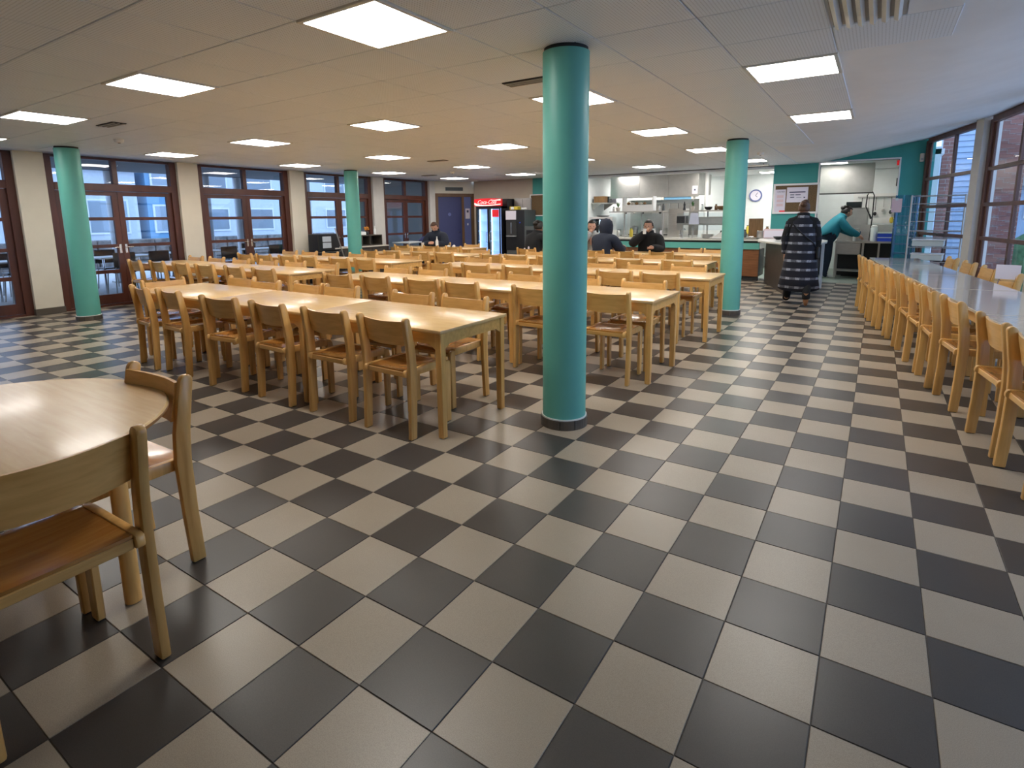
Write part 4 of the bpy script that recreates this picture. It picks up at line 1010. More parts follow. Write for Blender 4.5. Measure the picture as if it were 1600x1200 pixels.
for z in (.5, .78, 1.06, 1.34):
    for a, b in ((-.39, -.03), (.03, .39)): box('shelf', (a, b, -.26, -.172, z, z + .014), M['cooler_in'], t)
for a, b, hx in ((-.40, -.005, -.05), (.005, .40, .05)):
    d = MB().box(a, a + .03, -.31, -.28, .2, 1.72).box(b - .03, b, -.31, -.28, .2, 1.72).box(a + .03, b - .03, -.31, -.28, .2, .24).box(a + .03, b - .03, -.31, -.28, 1.68, 1.72).build('door', M['black'], t)
    box('pane', (a + .03, b - .03, -.297, -.293, .24, 1.68), M['clear'], d)
    MB().tube([(hx, -.31, .75), (hx, -.345, .77), (hx, -.345, 1.02), (hx, -.31, 1.04)], .009).build('handle', M['chrome'], d, True)
box('door_sticker', (.14, .36, -.316, -.311, 1.46, 1.66), M['red'], t)
sgn = MB()
sgn.prism([(-.46 + .92 * k / 12, 1.76 - .0) for k in range(13)][::-1] + [(-.46 + .92 * k / 12, 1.955 + .022 * math.sin(PI * k / 12)) for k in range(13)], -.34, -.27, 'y')
top_sign = sgn.build('top_sign', M['red'], t)
w1 = MB(); w1.prism([(-.45, 1.80), (-.40, 1.775), (-.15, 1.765), (.10, 1.768), (.45, 1.79), (.45, 1.825), (.20, 1.80), (-.10, 1.79), (-.30, 1.81), (-.45, 1.86)], -.346, -.341, 'y'); w1.build('white_wave', M['sign_white'], top_sign)
w1 = MB(); w1.prism([(.18, 1.905), (.45, 1.90), (.45, 1.945), (.25, 1.925), (.10, 1.94)], -.346, -.341, 'y'); w1.build('white_wave', M['sign_white'], top_sign)
text_part('lettering', 'Coca-Cola', .15, M['sign_white'], top_sign, (-.03, -.345, 1.868), RX, .45)
t = thing('coffee_machine', 'black hot drinks machine with pale notice on its front', 'coffee machine', (-7.45, 11.62, 0))
box('cabinet', (-.24, .36, .02, .6, .55, 1.64), M['black'], t, .01); box('side_panel', (.36, .368, .03, .6, .55, 1.64), M['grey_box'], t)
box('base', (-.24, .36, .04, .58, .0, .55), M['grey_box'], t, .01)
box('front_notice', (-.235, .10, .005, .018, 1.38, 1.62), M['paper'], t); box('dispensing_bay', (-.22, .12, .0, .02, .95, 1.33), M['dark_slot'], t)
box('spout', (-.06, -.03, -.02, .015, 1.0, 1.30), M['steel'], t); box('drip_tray', (-.2, .10, -.04, .02, .92, .95), M['steel_dull'], t)
MB().cyl(0, 0, 0, .006, .018, n=12).build('button', M['blue_crate'], t, loc=(.22, .02, 1.30)).rotation_euler = RX
t = thing('yellow_carton', 'yellow and white carton lying on top of the hot drinks machine', 'box', (-7.42, 11.75, 1.645))
box('carton', (-.16, .10, -.08, .08, 0, .09), M['yellow'], t, .004); box('carton_label', (-.12, -.02, -.084, -.08, .01, .08), M['white'], t)
t = thing('cup_sleeve', 'stack of white cups lying on top of the hot drinks machine', 'cup', (-7.22, 11.72, 1.675))
MB().tube([(0, 0, 0), (.14, .02, 0)], .028, 12).build('cups', M['white'], t, True)
t = thing('grey_cabinet', 'grey steel cabinet standing behind the hot drinks machine', 'cabinet', (-7.35, 12.27, 0))
box('carcass', (-.42, .12, -.04, .02, .0, 1.98), M['steel_dull'], t, .004); box('door', (-.40, -.16, -.055, -.04, .05, 1.94), M['steel_dull'], t); box('door', (-.14, .10, -.055, -.04, .05, 1.94), M['steel_dull'], t)
for x in (-.18, -.12): box('handle', (x - .006, x + .006, -.07, -.055, .95, 1.07), M['chrome'], t)
t = thing('waste_bin', 'grey bin cabinet beside the hot drinks machine', 'bin', (-6.95, 11.85, 0))
box('bin_body', (-.14, .26, -.2, .2, 0.02, 1.2), M['grey_box'], t, .01); box('flap', (-.08, .20, -.21, -.2, .95, 1.1), M['black'], t)
t = thing('corkboard', 'small white framed corkboard on the teal wall beside the nearest column', 'noticeboard', (-6.76, YB - .03, 0))
box('board', (-.50, .30, 0, .02, 1.50, 2.04), M['cork'], t)
for b in ((-.53, -.50, -.01, .02, 1.47, 2.07), (.30, .33, -.01, .02, 1.47, 2.07), (-.50, .30, -.01, .02, 1.47, 1.50), (-.50, .30, -.01, .02, 2.04, 2.07)): box('frame', b, M['white'], t)

t = thing('noticeboard', 'large white framed corkboard on teal wall above the counter end', 'noticeboard', (-.60, YB - .035, 0))
box('board', (-.40, .41, 0, .03, 1.50, 2.06), M['cork'], t)
for b in ((-.44, -.40, -.012, .03, 1.46, 2.10), (.41, .45, -.012, .03, 1.46, 2.10), (-.40, .41, -.012, .03, 1.46, 1.50), (-.40, .41, -.012, .03, 2.06, 2.10)): box('frame', b, M['white'], t)
def printed(t, x0, x1, z0, z1, y, lines):
    box('sheet', (x0, x1, y - .004, y, z0, z1), M['paper'], t)
    for (a, b, c, h) in lines: box('printed_line', (a, b, y - .0055, y - .004, c, c + h), M['ink'], t)
t = thing('poster', 'pinkish white poster at the left of the large corkboard', 'poster', (-.60, YB - .037, 0))
printed(t, -.40, -.19, 1.50, 1.98, 0, [])
text_part('lettering', 'CANTEEN', .034, M['ink'], t, (-.285, -.005, 1.93), RX)
for k in range(3): box('pale_block', (-.36, -.23, -.0055, -.004, 1.80 - k * .09, 1.86 - k * .09), M['paper_pink'], t)
box('red_corner', (-.30, -.19, -.006, -.004, 1.50, 1.53), M['red'], t)
t = thing('poster', 'white landscape notice with three dark lines on the large corkboard', 'poster', (-.60, YB - .043, 0))
printed(t, -.17, .24, 1.70, 2.02, 0, [(-.10, -.02, 1.80, .018), (.02, .12, 1.80, .006), (.16, .19, 1.79, .022), (-.10, -.02, 1.85, .02), (.0, .10, 1.85, .02), (-.12, .19, 1.905, .022)])

# ================================================================ SERVING COUNTER
t = thing('serving_counter', 'long serving counter with pale top, teal band and brown wood panels', 'counter', (0, 0, 0))
box('worktop', (-5.75, -1.20, 11.86, 12.75, .875, .91), M['worktop'], t, .004)
box('painted_shadow_strip', (-5.72, -1.20, 11.92, 12.6, .83, .875), M['dark_slot'], t)  # dark box painting in the shadow line below the worktop
box('teal_band', (-5.72, -1.20, 11.90, 11.96, .69, .83), M['teal'], t)
for k in range(6):
    x0 = -5.72 + k * .754; box('wood_panel', (x0 + .006, x0 + .748, 11.93, 11.96, .09, .685), M['wood_panel'], t, .002)
box('plinth', (-5.72, -1.20, 11.95, 12.0, 0, .09), M['dark_slot'], t); box('carcass', (-5.72, -1.20, 11.96, 12.6, .09, .69), M['dark_panel'], t)
t = thing('counter_peninsula', 'angled counter end with pale top and dark side panels on a white post', 'counter', (0, 0, 0))
pp = [(-1.20, 11.86), (-1.06, 10.85), (-.42, 9.68), (.12, 10.0), (.17, 10.7), (.14, 11.3), (-.19, 12.24), (-1.20, 12.24)]
MB().prism(pp, .90, .935, 'z').bev(.004).build('worktop', M['worktop'], t)
pn = [(-1.14, 11.9), (-.42, 10.05), (-.40, 10.06), (-1.12, 11.91)]
MB().prism([(-1.06, 11.88), (-.42, 9.86), (-.38, 9.87), (-1.02, 11.9)], 0, .90, 'z').build('side_panel', M['dark_panel'], t)
MB().prism([(-.40, 9.87), (.04, 11.15), (.01, 11.17), (-.43, 9.89)], 0, .90, 'z').build('end_panel', M['dark_panel'], t)
box('post', (.055, .105, 11.12, 11.17, 0, .90), M['white'], t)
def lathe_thing(nm, label, cat, x, y, z, prof, m, part, extra=None, n=20):
    t = thing(nm, label, cat, (x, y, z)); MB().lathe(0, 0, prof, n).build(part, m, t, True)
    if extra:
        for nn, pr, mm in extra: MB().lathe(0, 0, pr, n).build(nn, mm, t, True)
    return t
t = thing('leaflet_box', 'pinkish leaflet box standing on the angled counter end', 'box', (-.93, 11.95, .937)); box('box_body', (-.20, .22, -.05, .05, 0, .20), M['paper_pink'], t, .004); box('sheet', (-.18, .20, -.056, -.05, .02, .17), M['paper'], t); t.rotation_euler = (0, 0, -.1)
lathe_thing('white_dish', 'shallow white dish on the angled counter by the plaid coat', 'dish', -.42, 10.9, .937, [(.05, 0), (.06, .01), (.12, .05), (.125, .052), (.06, .02)], M['white'], 'dish_body', [('blue_rim', [(.122, .05), (.128, .053), (.124, .056)], M['blue_crate'])])
lathe_thing('black_bowl', 'black bowl on the angled counter end', 'bowl', -.75, 11.3, .937, [(.04, 0), (.08, .03), (.10, .06), (.095, .062), (.05, .02)], M['black'], 'bowl_body', [('rim', [(.099, .059), (.103, .062), (.099, .065)], M['grey_box'])])
for k, x in enumerate((-1.72, -1.42)):
    t = thing('food_warmer', f'stainless hot food tray set in the counter, {"nearer the teal column" if k == 0 else "nearer the noticeboard"}', 'tray', (x, 12.12, .912)); MB().box(-.13, .13, -.16, .16, 0, .03).bev(.006).build('tray', M['steel'], t); MB().tube([(-.06, -.06, .03), (-.06, -.06, .05), (.06, -.06, .05), (.06, -.06, .03)], .006).build('lid_handle', M['chrome'], t, True)
t = thing('chopping_board', 'large brown wooden board standing upright behind the counter', 'board', (-1.42, 12.62, .91)); box('board', (-.15, .16, -.012, .012, 0, .45), M['board'], t, .006); box('batten', (-.14, .15, .012, .03, .05, .09), M['wood_panel'], t)
lathe_thing('steel_pot', 'shiny steel pot in front of the brown wooden board', 'pot', -1.24, 12.3, .912, [(.085, 0), (.09, .01), (.09, .17), (.095, .175)], M['steel'], 'pot_body', [('rim', [(.094, .172), (.098, .176), (.094, .18)], M['chrome'])])
lathe_thing('green_box_jar', 'small dark jar beside the brown wooden board', 'jar', -1.62, 12.4, .912, [(.05, 0), (.055, .01), (.055, .13), (.04, .16), (.04, .19)], M['grey_box'], 'jar_body', [('lid', [(.043, .185), (.045, .2), (.02, .21)], M['black'])])
t = thing('till', 'small dark till with pale keys on the counter by the aisle column', 'till', (-1.98, 12.25, .912)); MB().prism([(-.12, 0), (.12, 0), (.12, .16), (.04, .18), (-.12, .07)], -.14, .14, 'x').build('till_body', M['grey_box'], t); box('screen', (-.10, .10, .06, .08, .16, .36), M['black'], t)

# gantry with shelves above the counter
t = thing('serving_gantry', 'steel serving gantry with shelf and glass screen over the counter', 'shelf', (0, 0, 0))
for a, b in ((-4.85, -3.45), (-3.12, -1.95)):
    box('upper_shelf', (a, b, 12.15, 12.5, 1.535, 1.565), M['steel'], t, .003)
    for x in (a + .35, (a + b) / 2 + .1, b - .05): MB().cyl(x, 12.33, .912, 1.535, .020, n=12).build('post', M['steel_dull'], t, True)
    g_ = box('glass_screen', (a + .02, b - .02, 12.14, 12.146, 1.10, 1.50), M['clear'], t)
box('lower_shelf', (-3.16, -1.95, 12.2, 12.5, 1.22, 1.245), M['steel'], t, .003)
t = thing('pass_cabinet', 'white framed open box shelf with bread on the gantry', 'shelf', (-4.13, 12.35, 1.567))
for b in ((-.40, -.37, -.12, .12, 0, .36), (.37, .40, -.12, .12, 0, .36), (-.37, .37, -.12, .12, 0, .02), (-.37, .37, -.12, .12, .13, .15), (-.37, .37, -.12, .12, .34, .36), (-.37, .37, -.12, -.11, .02, .13)): box('panel', b, M['white'], t)
for k in range(5):
    q = thing('bread_loaf', f'brown bread roll in the white box shelf, {ORD[k]} from the plant pot', 'bread', (-4.40 + k * .105, 12.33, 1.72), .3 * k, 'bread rolls in the white box shelf'); MB().ell((0, 0, .035), (.045, .035, .035), 12, 8).build('crust', M['pot'] if k % 2 else M['board'], q, True); MB().ell((0, 0, .062), (.028, .008, .01), 8, 6).build('score', M['cork'], q, True)
def plant(x, y, z, lab, r=.06, h=.18, seed=1):
    t = thing('potted_plant', lab, 'plant', (x, y, z)); MB().lathe(0, 0, [(r * .7, 0), (r, .09), (r * 1.05, .095), (r * .9, .095)], 16).build('pot', M['pot'], t, True)
    r_ = random.Random(seed)
    for k in range(12):
        a = r_.uniform(0, 6.28); l = r_.uniform(.5, 1) * h
        q = MB(); p0 = Vector((0, 0, .08)); p1 = p0 + Vector((math.cos(a) * l * .4, math.sin(a) * l * .4, l)); sd = Vector((-math.sin(a), math.cos(a), 0)) * .016
        v = [q.bm.verts.new(c) for c in (p0, p0.lerp(p1, .5) + sd, p1, p0.lerp(p1, .5) - sd)]; q.bm.faces.new(v); q.build('leaf', M['plant'], t)
plant(-4.66, 12.28, 1.567, 'small plant in a pale pot at the left end of the gantry shelf', seed=2)
plant(-2.78, 12.3, 1.567, 'bushy green plant on the gantry beside the dark ornament', .05, .15, 5)
lathe_thing('dark_bowl', 'round black bowl on the right gantry shelf', 'bowl', -2.42, 12.3, 1.567, [(.04, 0), (.08, .03), (.09, .07), (.086, .072), (.04, .02)], M['black'], 'bowl_body', [('rim', [(.088, .068), (.093, .071), (.088, .075)], M['grey_box'])])
lathe_thing('wooden_bowl', 'wide brown wooden bowl near the aisle column on the gantry', 'bowl', -2.12, 12.3, 1.567, [(.05, 0), (.09, .02), (.14, .08), (.135, .083), (.06, .02)], M['board'], 'bowl_body', [('rim', [(.137, .08), (.143, .083), (.138, .087)], M['wood_panel'])])
lathe_thing('pepper_mill', 'tall dark ornament standing on the gantry shelf', 'mill', -2.98, 12.3, 1.567, [(.03, 0), (.034, .02), (.022, .08), (.028, .14), (.012, .18)], M['black'], 'mill_body', [('knob', [(.004, .17), (.016, .19), (.004, .21)], M['black'])])
t = thing('glass_display_cabinet', 'white framed countertop glass display cabinet', 'cabinet', (-5.06, 12.25, .912), .06)
for b in ((-.30, -.26, -.18, .18, .0, .52), (.26, .30, -.18, .18, 0, .52), (-.26, .26, -.18, .18, 0, .05), (-.26, .26, -.18, .18, .47, .52)): box('frame', b, M['white'], t)
box('pane', (-.26, .26, -.176, -.170, .05, .47), M['clear'], t); box('back_panel', (-.26, .26, .16, .18, .05, .47), M['grey_box'], t)
for z in (.17, .29, .39): box('glass_shelf', (-.26, .26, -.15, .15, z, z + .008), M['steel'], t)
MB().cyl(-.05, -.1, .06, .45, .018, n=10).build('light_tube', M['cooler_tube'], t, True)
lathe_thing('black_tray', 'flat black tray lying on top of the glass display cabinet', 'tray', -5.06, 12.25, 1.434, [(.10, 0), (.16, .01), (.17, .025), (.165, .027), (.10, .008)], M['black'], 'tray_body', [('rim', [(.168, .024), (.172, .027), (.168, .03)], M['grey_box'])])
t = thing('tall_steel_unit', 'tall stainless appliance column behind the counter', 'appliance', (-3.30, 12.9, 0)); box('body', (-.20, .20, -.2, .25, 0, 1.62), M['steel'], t, .01); box('door', (-.18, .18, -.215, -.2, .2, 1.5), M['steel'], t, .005); box('handle', (.13, .15, -.235, -.215, .7, 1.1), M['chrome'], t)
t = thing('microwave', 'stainless microwave oven on the lower gantry shelf', 'microwave', (-3.0, 12.35, 1.247)); box('casing', (-.15, .15, -.12, .12, 0, .20), M['steel_dull'], t, .005); box('door', (-.13, .06, -.13, -.12, .02, .18), M['black'], t); box('control_panel', (.08, .14, -.128, -.12, .02, .18), M['grey_box'], t)
t = thing('white_towel', 'white towel hanging from the lower gantry shelf', 'towel', (-2.70, 12.2, 0)); MB().prism([(-.09, 1.50), (.08, 1.50), (.11, 1.24), (-.12, 1.24)], -.03, -.01, 'y').build('cloth', M['paper'], t); MB().tube([(-.1, -.02, 1.505), (.09, -.02, 1.505)], .012).build('rail', M['chrome'], t, True)
t = thing('steel_bin_box', 'dark stainless box on the lower gantry shelf by the column', 'box', (-2.38, 12.35, 1.247)); box('casing', (-.24, .30, -.12, .12, 0, .15), M['steel_dull'], t, .005); box('lid', (-.25, .31, -.125, .125, .15, .165), M['steel'], t)
t = thing('kitchen_tap', 'curved chrome tap rising from the serving counter', 'tap', (-3.02, 12.3, .912)); MB().tube([(0, 0, 0), (0, 0, .14), (.03, -.02, .20), (.08, -.05, .22), (.11, -.07, .17)], .013, 10).build('spout', M['chrome'], t, True); MB().cyl(0, 0, 0, .05, .03, n=14).build('base', M['chrome'], t, True); MB().tube([(0, 0, .06), (-.06, -.03, .09)], .01).build('lever', M['chrome'], t, True)
for k in range(7):
    tt = lathe_thing('plate', f'white plate, {ORD[k]} from the bottom of the pile on the counter', 'plate', -2.40, 12.25, .912 + .013 * k, [(.09, 0), (.10, .004), (.15, .016), (.152, .02), (.09, .008)], M['white'] if k % 2 else M['worktop'], 'plate_body'); tt['group'] = 'pile of plates on the counter'
t = thing('folded_cloth', 'pale folded cloth and paper heap on the counter beside the plates', 'cloth', (-2.15, 12.2, .912)); MB().prism([(-.2, 0), (.22, 0), (.22, .2), (.1, .16), (-.05, .06)], -.12, .12, 'y').bev(.01).build('cloth_heap', M['greywhite'], t); MB().box(-.1, .2, -.13, -.121, .01, .03).build('hem', M['white'], t)

# kitchen behind
t = thing('extractor_hood', 'wide stainless extractor hood over the cooking line', 'hood', (0, 0, 0))
for k, (a, b) in enumerate(((-5.45, -4.6), (-4.6, -3.8), (-3.8, -3.02))): box('front_panel', (a + .004, b - .004, 13.6, 13.63, 1.97, 2.55), M['steel'] if k == 0 else M['steel_dull'], t)
box('canopy', (-5.45, -3.02, 13.63, 14.9, 2.0, 2.55), M['steel_dull'], t); box('rim', (-5.47, -3.0, 13.57, 13.6, 1.93, 1.97), M['steel'], t); box('light_strip', (-4.4, -3.2, 13.62, 13.68, 1.955, 1.97), M['cooler_tube'], t)
t = thing('cooking_range', 'stainless cooking range below the extractor hood', 'stove', (0, 0, 0)); box('body', (-5.3, -3.3, 14.0, 14.8, 0, .9), M['steel_dull'], t, .006); box('splashback', (-5.3, -3.3, 14.8, 14.84, .9, 1.9), M['steel'], t)
for k in range(4): box('oven_door', (-5.25 + k * .5, -4.82 + k * .5, 13.98, 14.0, .2, .75), M['black'], t, .004)
for k in range(4): MB().cyl(-5.05 + k * .5, 14.35, .9, .93, .13, n=20).build('hotplate', M['black'], t)
for k, x in enumerate((-5.02, -4.5, -4.02)):
    lathe_thing('cooking_pot', f'steel cooking pot on the range, {ORD[k]} from the drinks side', 'pot', x, 14.35, .93, [(.12, 0), (.125, .01), (.125, .2 - .03 * k), (.13, .205 - .03 * k)], M['steel'], 'pot_body', [('lid', [(.13, .2 - .03 * k), (.06, .225 - .03 * k), (.01, .245 - .03 * k)], M['steel_dull'])])
t = thing('tall_white_fridge', 'tall white refrigerator deep in the kitchen', 'fridge', (-5.25, 15.6, 0)); box('body', (-.35, .35, -.3, .28, .05, 1.95), M['white'], t, .01); box('door', (-.34, .34, -.33, -.3, .7, 1.93), M['white'], t, .006); box('door', (-.34, .34, -.33, -.3, .08, .68), M['white'], t, .006); box('handle', (.25, .27, -.36, -.33, .9, 1.4), M['chrome'], t)
t = thing('kitchen_doorframe', 'light wooden doorframe seen through the kitchen', 'doorway', (-4.22, 15.85, 0))
for b in ((-.5, -.42, -.04, .03, 0, 2.1), (.42, .5, -.04, .03, 0, 2.1), (-.42, .42, -.04, .03, 2.02, 2.1)): box('post', b, M['pot'], t)
box('blue_panel', (-.42, .42, .0, .03, .0, 2.02), M['cladding'], t)
t = thing('wall_shelf', 'grey wall shelf at the left of the kitchen', 'shelf', (-5.8, 14.0, 1.80)); box('board', (-.18, .25, -.5, .5, 0, .03), M['steel_dull'], t); 
for y in (-.4, .4): MB().prism([(-.18, 0), (.1, 0), (-.18, -.18)], y - .01, y + .01, 'y').build('bracket', M['steel_dull'], t)
for k, (y, m, lab) in enumerate(((-.35, 'board', 'brown storage crate on the grey wall shelf'), (-.05, 'black', 'black storage crate on the grey wall shelf'), (.3, 'paper', 'white storage box on the grey wall shelf'))):
    t = thing('storage_crate', lab, 'box', (-5.78, 14.0 + y, 1.832)); box('crate_body', (-.14, .18, -.12, .12, 0, .16), M[m], t, .006); box('crate_lid', (-.145, .185, -.125, .125, .16, .175), M[m], t)
t = thing('service_pipe', 'white vertical service duct in the kitchen', 'pipe', (-2.88, 13.9, 0)); MB().cyl(0, 0, 0, 2.56, .05, n=14).build('pipe', M['white'], t, True); MB().cyl(0, 0, 1.2, 1.25, .06, n=14).build('collar', M['steel_dull'], t, True)
t = thing('back_counter', 'steel counter along the kitchen back wall', 'counter', (0, 0, 0)); box('worktop', (-2.7, -.98, 15.2, 15.88, .88, .92), M['steel'], t, .004)
for x in (-2.65, -1.85, -1.05): box('leg', (x - .02, x + .02, 15.25, 15.29, 0, .88), M['steel_dull'], t)
box('under_shelf', (-2.68, -1.0, 15.22, 15.86, .3, .32), M['steel_dull'], t)
t = thing('wall_clock', 'round wall clock with blue rim on the white kitchen wall', 'clock', (-2.02, 15.88, 1.98))
for nm, r0, z0, z1, m in (('rim', .17, 0, .03, M['blue_panel']), ('dial', .135, .03, .034, M['paper'])):
    o = MB().cyl(0, 0, z0, z1, r0, n=32).build(nm, m, t, True); o.rotation_euler = (PI / 2, 0, 0)
for a, l in ((.6, .10), (2.3, .07)):
    o = box('hand', (-.006, .006, -.040, -.036, 0, l), M['ink'], t); o.rotation_euler = (0, a, 0)
t = thing('ceiling_duct', 'grey services rail hanging below the ceiling before the noticeboard wall', 'rail', (-1.35, 11.5, 2.44)); box('rail', (-.42, .30, -.04, .04, 0, .03), M['steel_dull'], t)
for x in (-.3, .2): box('bracket', (x - .01, x + .01, -.01, .01, .03, .052), M['steel_dull'], t)

# ================================================================ DISHWASHING ROOM
t = thing('dishwash_hood', 'large dull grey steel hood inside the dishwashing opening', 'hood', (0, 0, 0)); box('front_panel', (-.30, .78, 13.7, 13.73, 1.92, 2.56), M['steel_dull'], t); box('canopy', (-.30, .78, 13.73, 14.7, 1.95, 2.56), M['steel_dull'], t); box('rim', (-.32, .80, 13.67, 13.7, 1.89, 1.92), M['dark_slot'], t)
t = thing('dishwasher', 'grey steel hood dishwasher behind the bending worker', 'dishwasher', (.48, 14.2, 0)); box('body', (-.28, .26, -.25, .3, 0.05, .85), M['steel_dull'], t, .01); box('hood_cover', (-.28, .26, -.25, .3, .87, 1.58), M['steel_dull'], t, .02); box('handle', (-.24, .22, -.30, -.27, .95, .98), M['chrome'], t); box('top_cap', (-.2, .1, -.1, .2, 1.58, 1.72), M['grey_box'], t)
t = thing('sink_bench', 'long stainless sink bench with legs inside the opening', 'sink', (0, 0, 0)); box('worktop', (.16, 1.45, 13.3, 13.85, .80, .84), M['steel'], t, .004); box('splashback', (.16, 1.45, 13.85, 13.88, .84, 1.2), M['steel_dull'], t); box('basin', (.20, .66, 13.33, 13.8, .54, .80), M['steel'], t, .01); box('under_shelf', (.20, 1.42, 13.35, 13.8, .16, .18), M['steel_dull'], t)
for x in (.19, .70, 1.0, 1.42):
    for y in (13.34, 13.80): box('leg', (x - .018, x + .018, y - .018, y + .018, 0, .80), M['steel'], t)
t = thing('dark_cupboard', 'dark cupboard under the bench in the dishwashing room', 'cupboard', (0, 0, 0)); box('carcass', (.30, 1.5, 13.92, 14.6, 0, .02), M['black'], t); box('back', (.20, 1.5, 13.9, 13.93, .02, .79), M['black'], t)
t = thing('spray_hose', 'black spring spray hose looping above the sink', 'hose', (.80, 13.75, 0)); MB().tube([(.0, .09, .84), (.02, .08, 1.4), (.02, .05, 1.85), (-.04, .0, 1.97), (-.11, -.04, 1.85), (-.12, -.04, 1.6), (-.04, -.02, 1.42)], .013, 8).build('hose', M['black'], t, True); MB().tube([(-.04, -.02, 1.43), (.0, -.02, 1.33)], [.016, .026], 10).build('spray_head', M['black'], t, True)
t = thing('sink_tap', 'chrome swan neck tap over the sink bench', 'tap', (.62, 13.78, .84)); MB().tube([(0, 0, 0), (0, 0, .22), (-.03, -.04, .28), (-.16, -.16, .26), (-.18, -.18, .22)], .012).build('spout', M['chrome'], t, True); MB().cyl(0, 0, 0, .04, .025, n=12).build('base', M['chrome'], t, True)
lathe_thing('spray_bottle', 'small white bottle standing at the sink edge', 'bottle', .52, 13.40, .842, [(.028, 0), (.03, .02), (.03, .09), (.012, .12), (.012, .15)], M['white'], 'bottle_body', [('cap', [(.014, .145), (.014, .165), (.006, .17)], M['steel'])])
lathe_thing('white_tub', 'tall milky plastic tub beside the blue crate', 'tub', .88, 13.55, .842, [(.065, 0), (.07, .02), (.07, .28), (.055, .31)], M['plastic'], 'tub_body', [('lid', [(.06, .305), (.062, .33), (.03, .35)], M['white'])])
t = thing('blue_crate', 'bright blue plastic crate with white tray on the bench', 'crate', (1.09, 13.5, .842))
for b in ((-.14, .14, -.14, .14, 0, .01), (-.14, -.125, -.14, .14, .01, .17), (.125, .14, -.14, .14, .01, .17), (-.125, .125, -.14, -.125, .01, .17), (-.125, .125, .125, .14, .01, .17)): box('side', b, M['blue_crate'], t)
box('rim_band', (-.145, .145, -.146, -.14, .075, .09), M['plastic'], t); box('top_tray', (-.15, .15, -.15, .15, .172, .20), M['plastic'], t, .006)
t = thing('yellow_gloves', 'yellow rubber gloves hanging on the tiled wall', 'gloves', (1.22, 15.85, 1.22)); MB().ell((0, 0, .06), (.05, .02, .08), 10, 8).build('glove', M['yellow'], t, True); MB().ell((.07, 0, .03), (.04, .02, .08), 10, 8).build('glove', M['yellow'], t, True)
t = structure('wall_tiles', 'white tiled strip on the dishwashing room back wall')
wt_me = MB().box(.002, .148, 0, .008, .002, .148).mesh('tile', M['white'])
for i in range(9):
    for j in range(5): link('tile', wt_me, t, (.35 + i * .15, 15.888, 1.2 + j * .15))
t = thing('utensil_rack', 'rack of hanging utensils on the white tiled wall', 'rack', (.9, 15.86, 1.85)); box('bar', (-.45, .45, -.02, 0, 0, .03), M['steel_dull'], t)
for k, (x, m) in enumerate(((-.35, 'grey_box'), (-.2, 'steel_dull'), (-.05, 'black'), (.12, 'steel'), (.28, 'grey_box'))): MB().tube([(x, -.03, 0), (x, -.03, -.25 - .04 * (k % 3))], [.008, .008], 6).ell((x, -.03, -.33 - .04 * (k % 3)), (.04, .015, .05), 10, 6).build('utensil', M[m], t, True)
t = thing('red_alarm', 'small dark red alarm box under the opening ceiling', 'alarm', (1.22, 13.2, 2.44)); box('body', (-.05, .05, -.04, .04, 0, .10), M['red'], t, .008); MB().cyl(0, 0, .10, .12, .02, n=10).build('mount', M['black'], t)
t = thing('wall_intercom', 'dark wall intercom on the white opening wall', 'intercom', (1.18, 12.46, 1.98)); box('body', (.0, .016, -.03, .05, 0, .16), M['black'], t, .004); box('keypad', (-.004, .0, -.02, .04, .02, .08), M['steel_dull'], t)
t = thing('motion_sensor', 'small pale sensor box high beside the far window', 'sensor', (1.55, YB - .05, 2.42)); box('body', (-.035, .035, 0, .05, 0, .16), M['cream'], t, .01); box('lens', (-.02, .02, -.006, 0, .03, .07), M['steel_dull'], t)

# ---- racks by the far window
t = thing('wire_trolley', 'tall grey wire tray trolley in front of the far window', 'trolley', (1.78, 10.72, 0), -.12)
for sx in (-.36, .36):
    for sy in (-.24, .24): MB().cyl(sx, sy, .08, 1.74, .014, n=8).build('post', M['steel_dull'], t, True); 
for sx in (-.36, .36):
    for sy in (-.24, .24): MB().tube([(sx - .012, sy, .035), (sx + .012, sy, .035)], .033, 12).build('castor', M['black'], t, True)
for z in (.16, .42, .62, .86, 1.02, 1.14, 1.30, 1.46, 1.60, 1.73):
    q = MB(); q.tube([(-.36, -.24, z), (.36, -.24, z), (.36, .24, z), (-.36, .24, z), (-.36, -.24, z)], .007, 6)
    if z < 1.0 or z > 1.7:
        for k in range(7): q.tube([(-.36 + .12 * k, -.24, z), (-.36 + .12 * k, .24, z)], .003, 5)
    q.build('wire_shelf', M['steel_dull'], t)
for z in (.88, .64): 
    q = thing('plastic_tray', f'milky plastic tray on the wire trolley at {"upper" if z > .8 else "lower"} level', 'tray', (1.70, 10.72, z), -.12); MB().box(-.22, .22, -.18, .18, 0, .10).bev(.01).build('tray_body', M['plastic'], q); MB().box(-.23, .23, -.19, .19, .10, .112).build('rim', M['white'], q)
t = thing('covered_trolley', 'slim tray trolley under clear blue plastic film', 'trolley', (1.36, 11.25, 0), -.05)
for sx in (-.15, .15):
    for sy in (-.28, .28): MB().cyl(sx, sy, .06, 1.72, .013, n=8).build('post', M['steel'], t, True); MB().tube([(sx - .01, sy, .03), (sx + .01, sy, .03)], .028, 12).build('castor', M['black'], t, True)
for k in range(9): box('tray_runner', (-.15, .15, -.28, .28, .2 + k * .17, .208 + k * .17), M['steel_dull'], t)
q = MB()
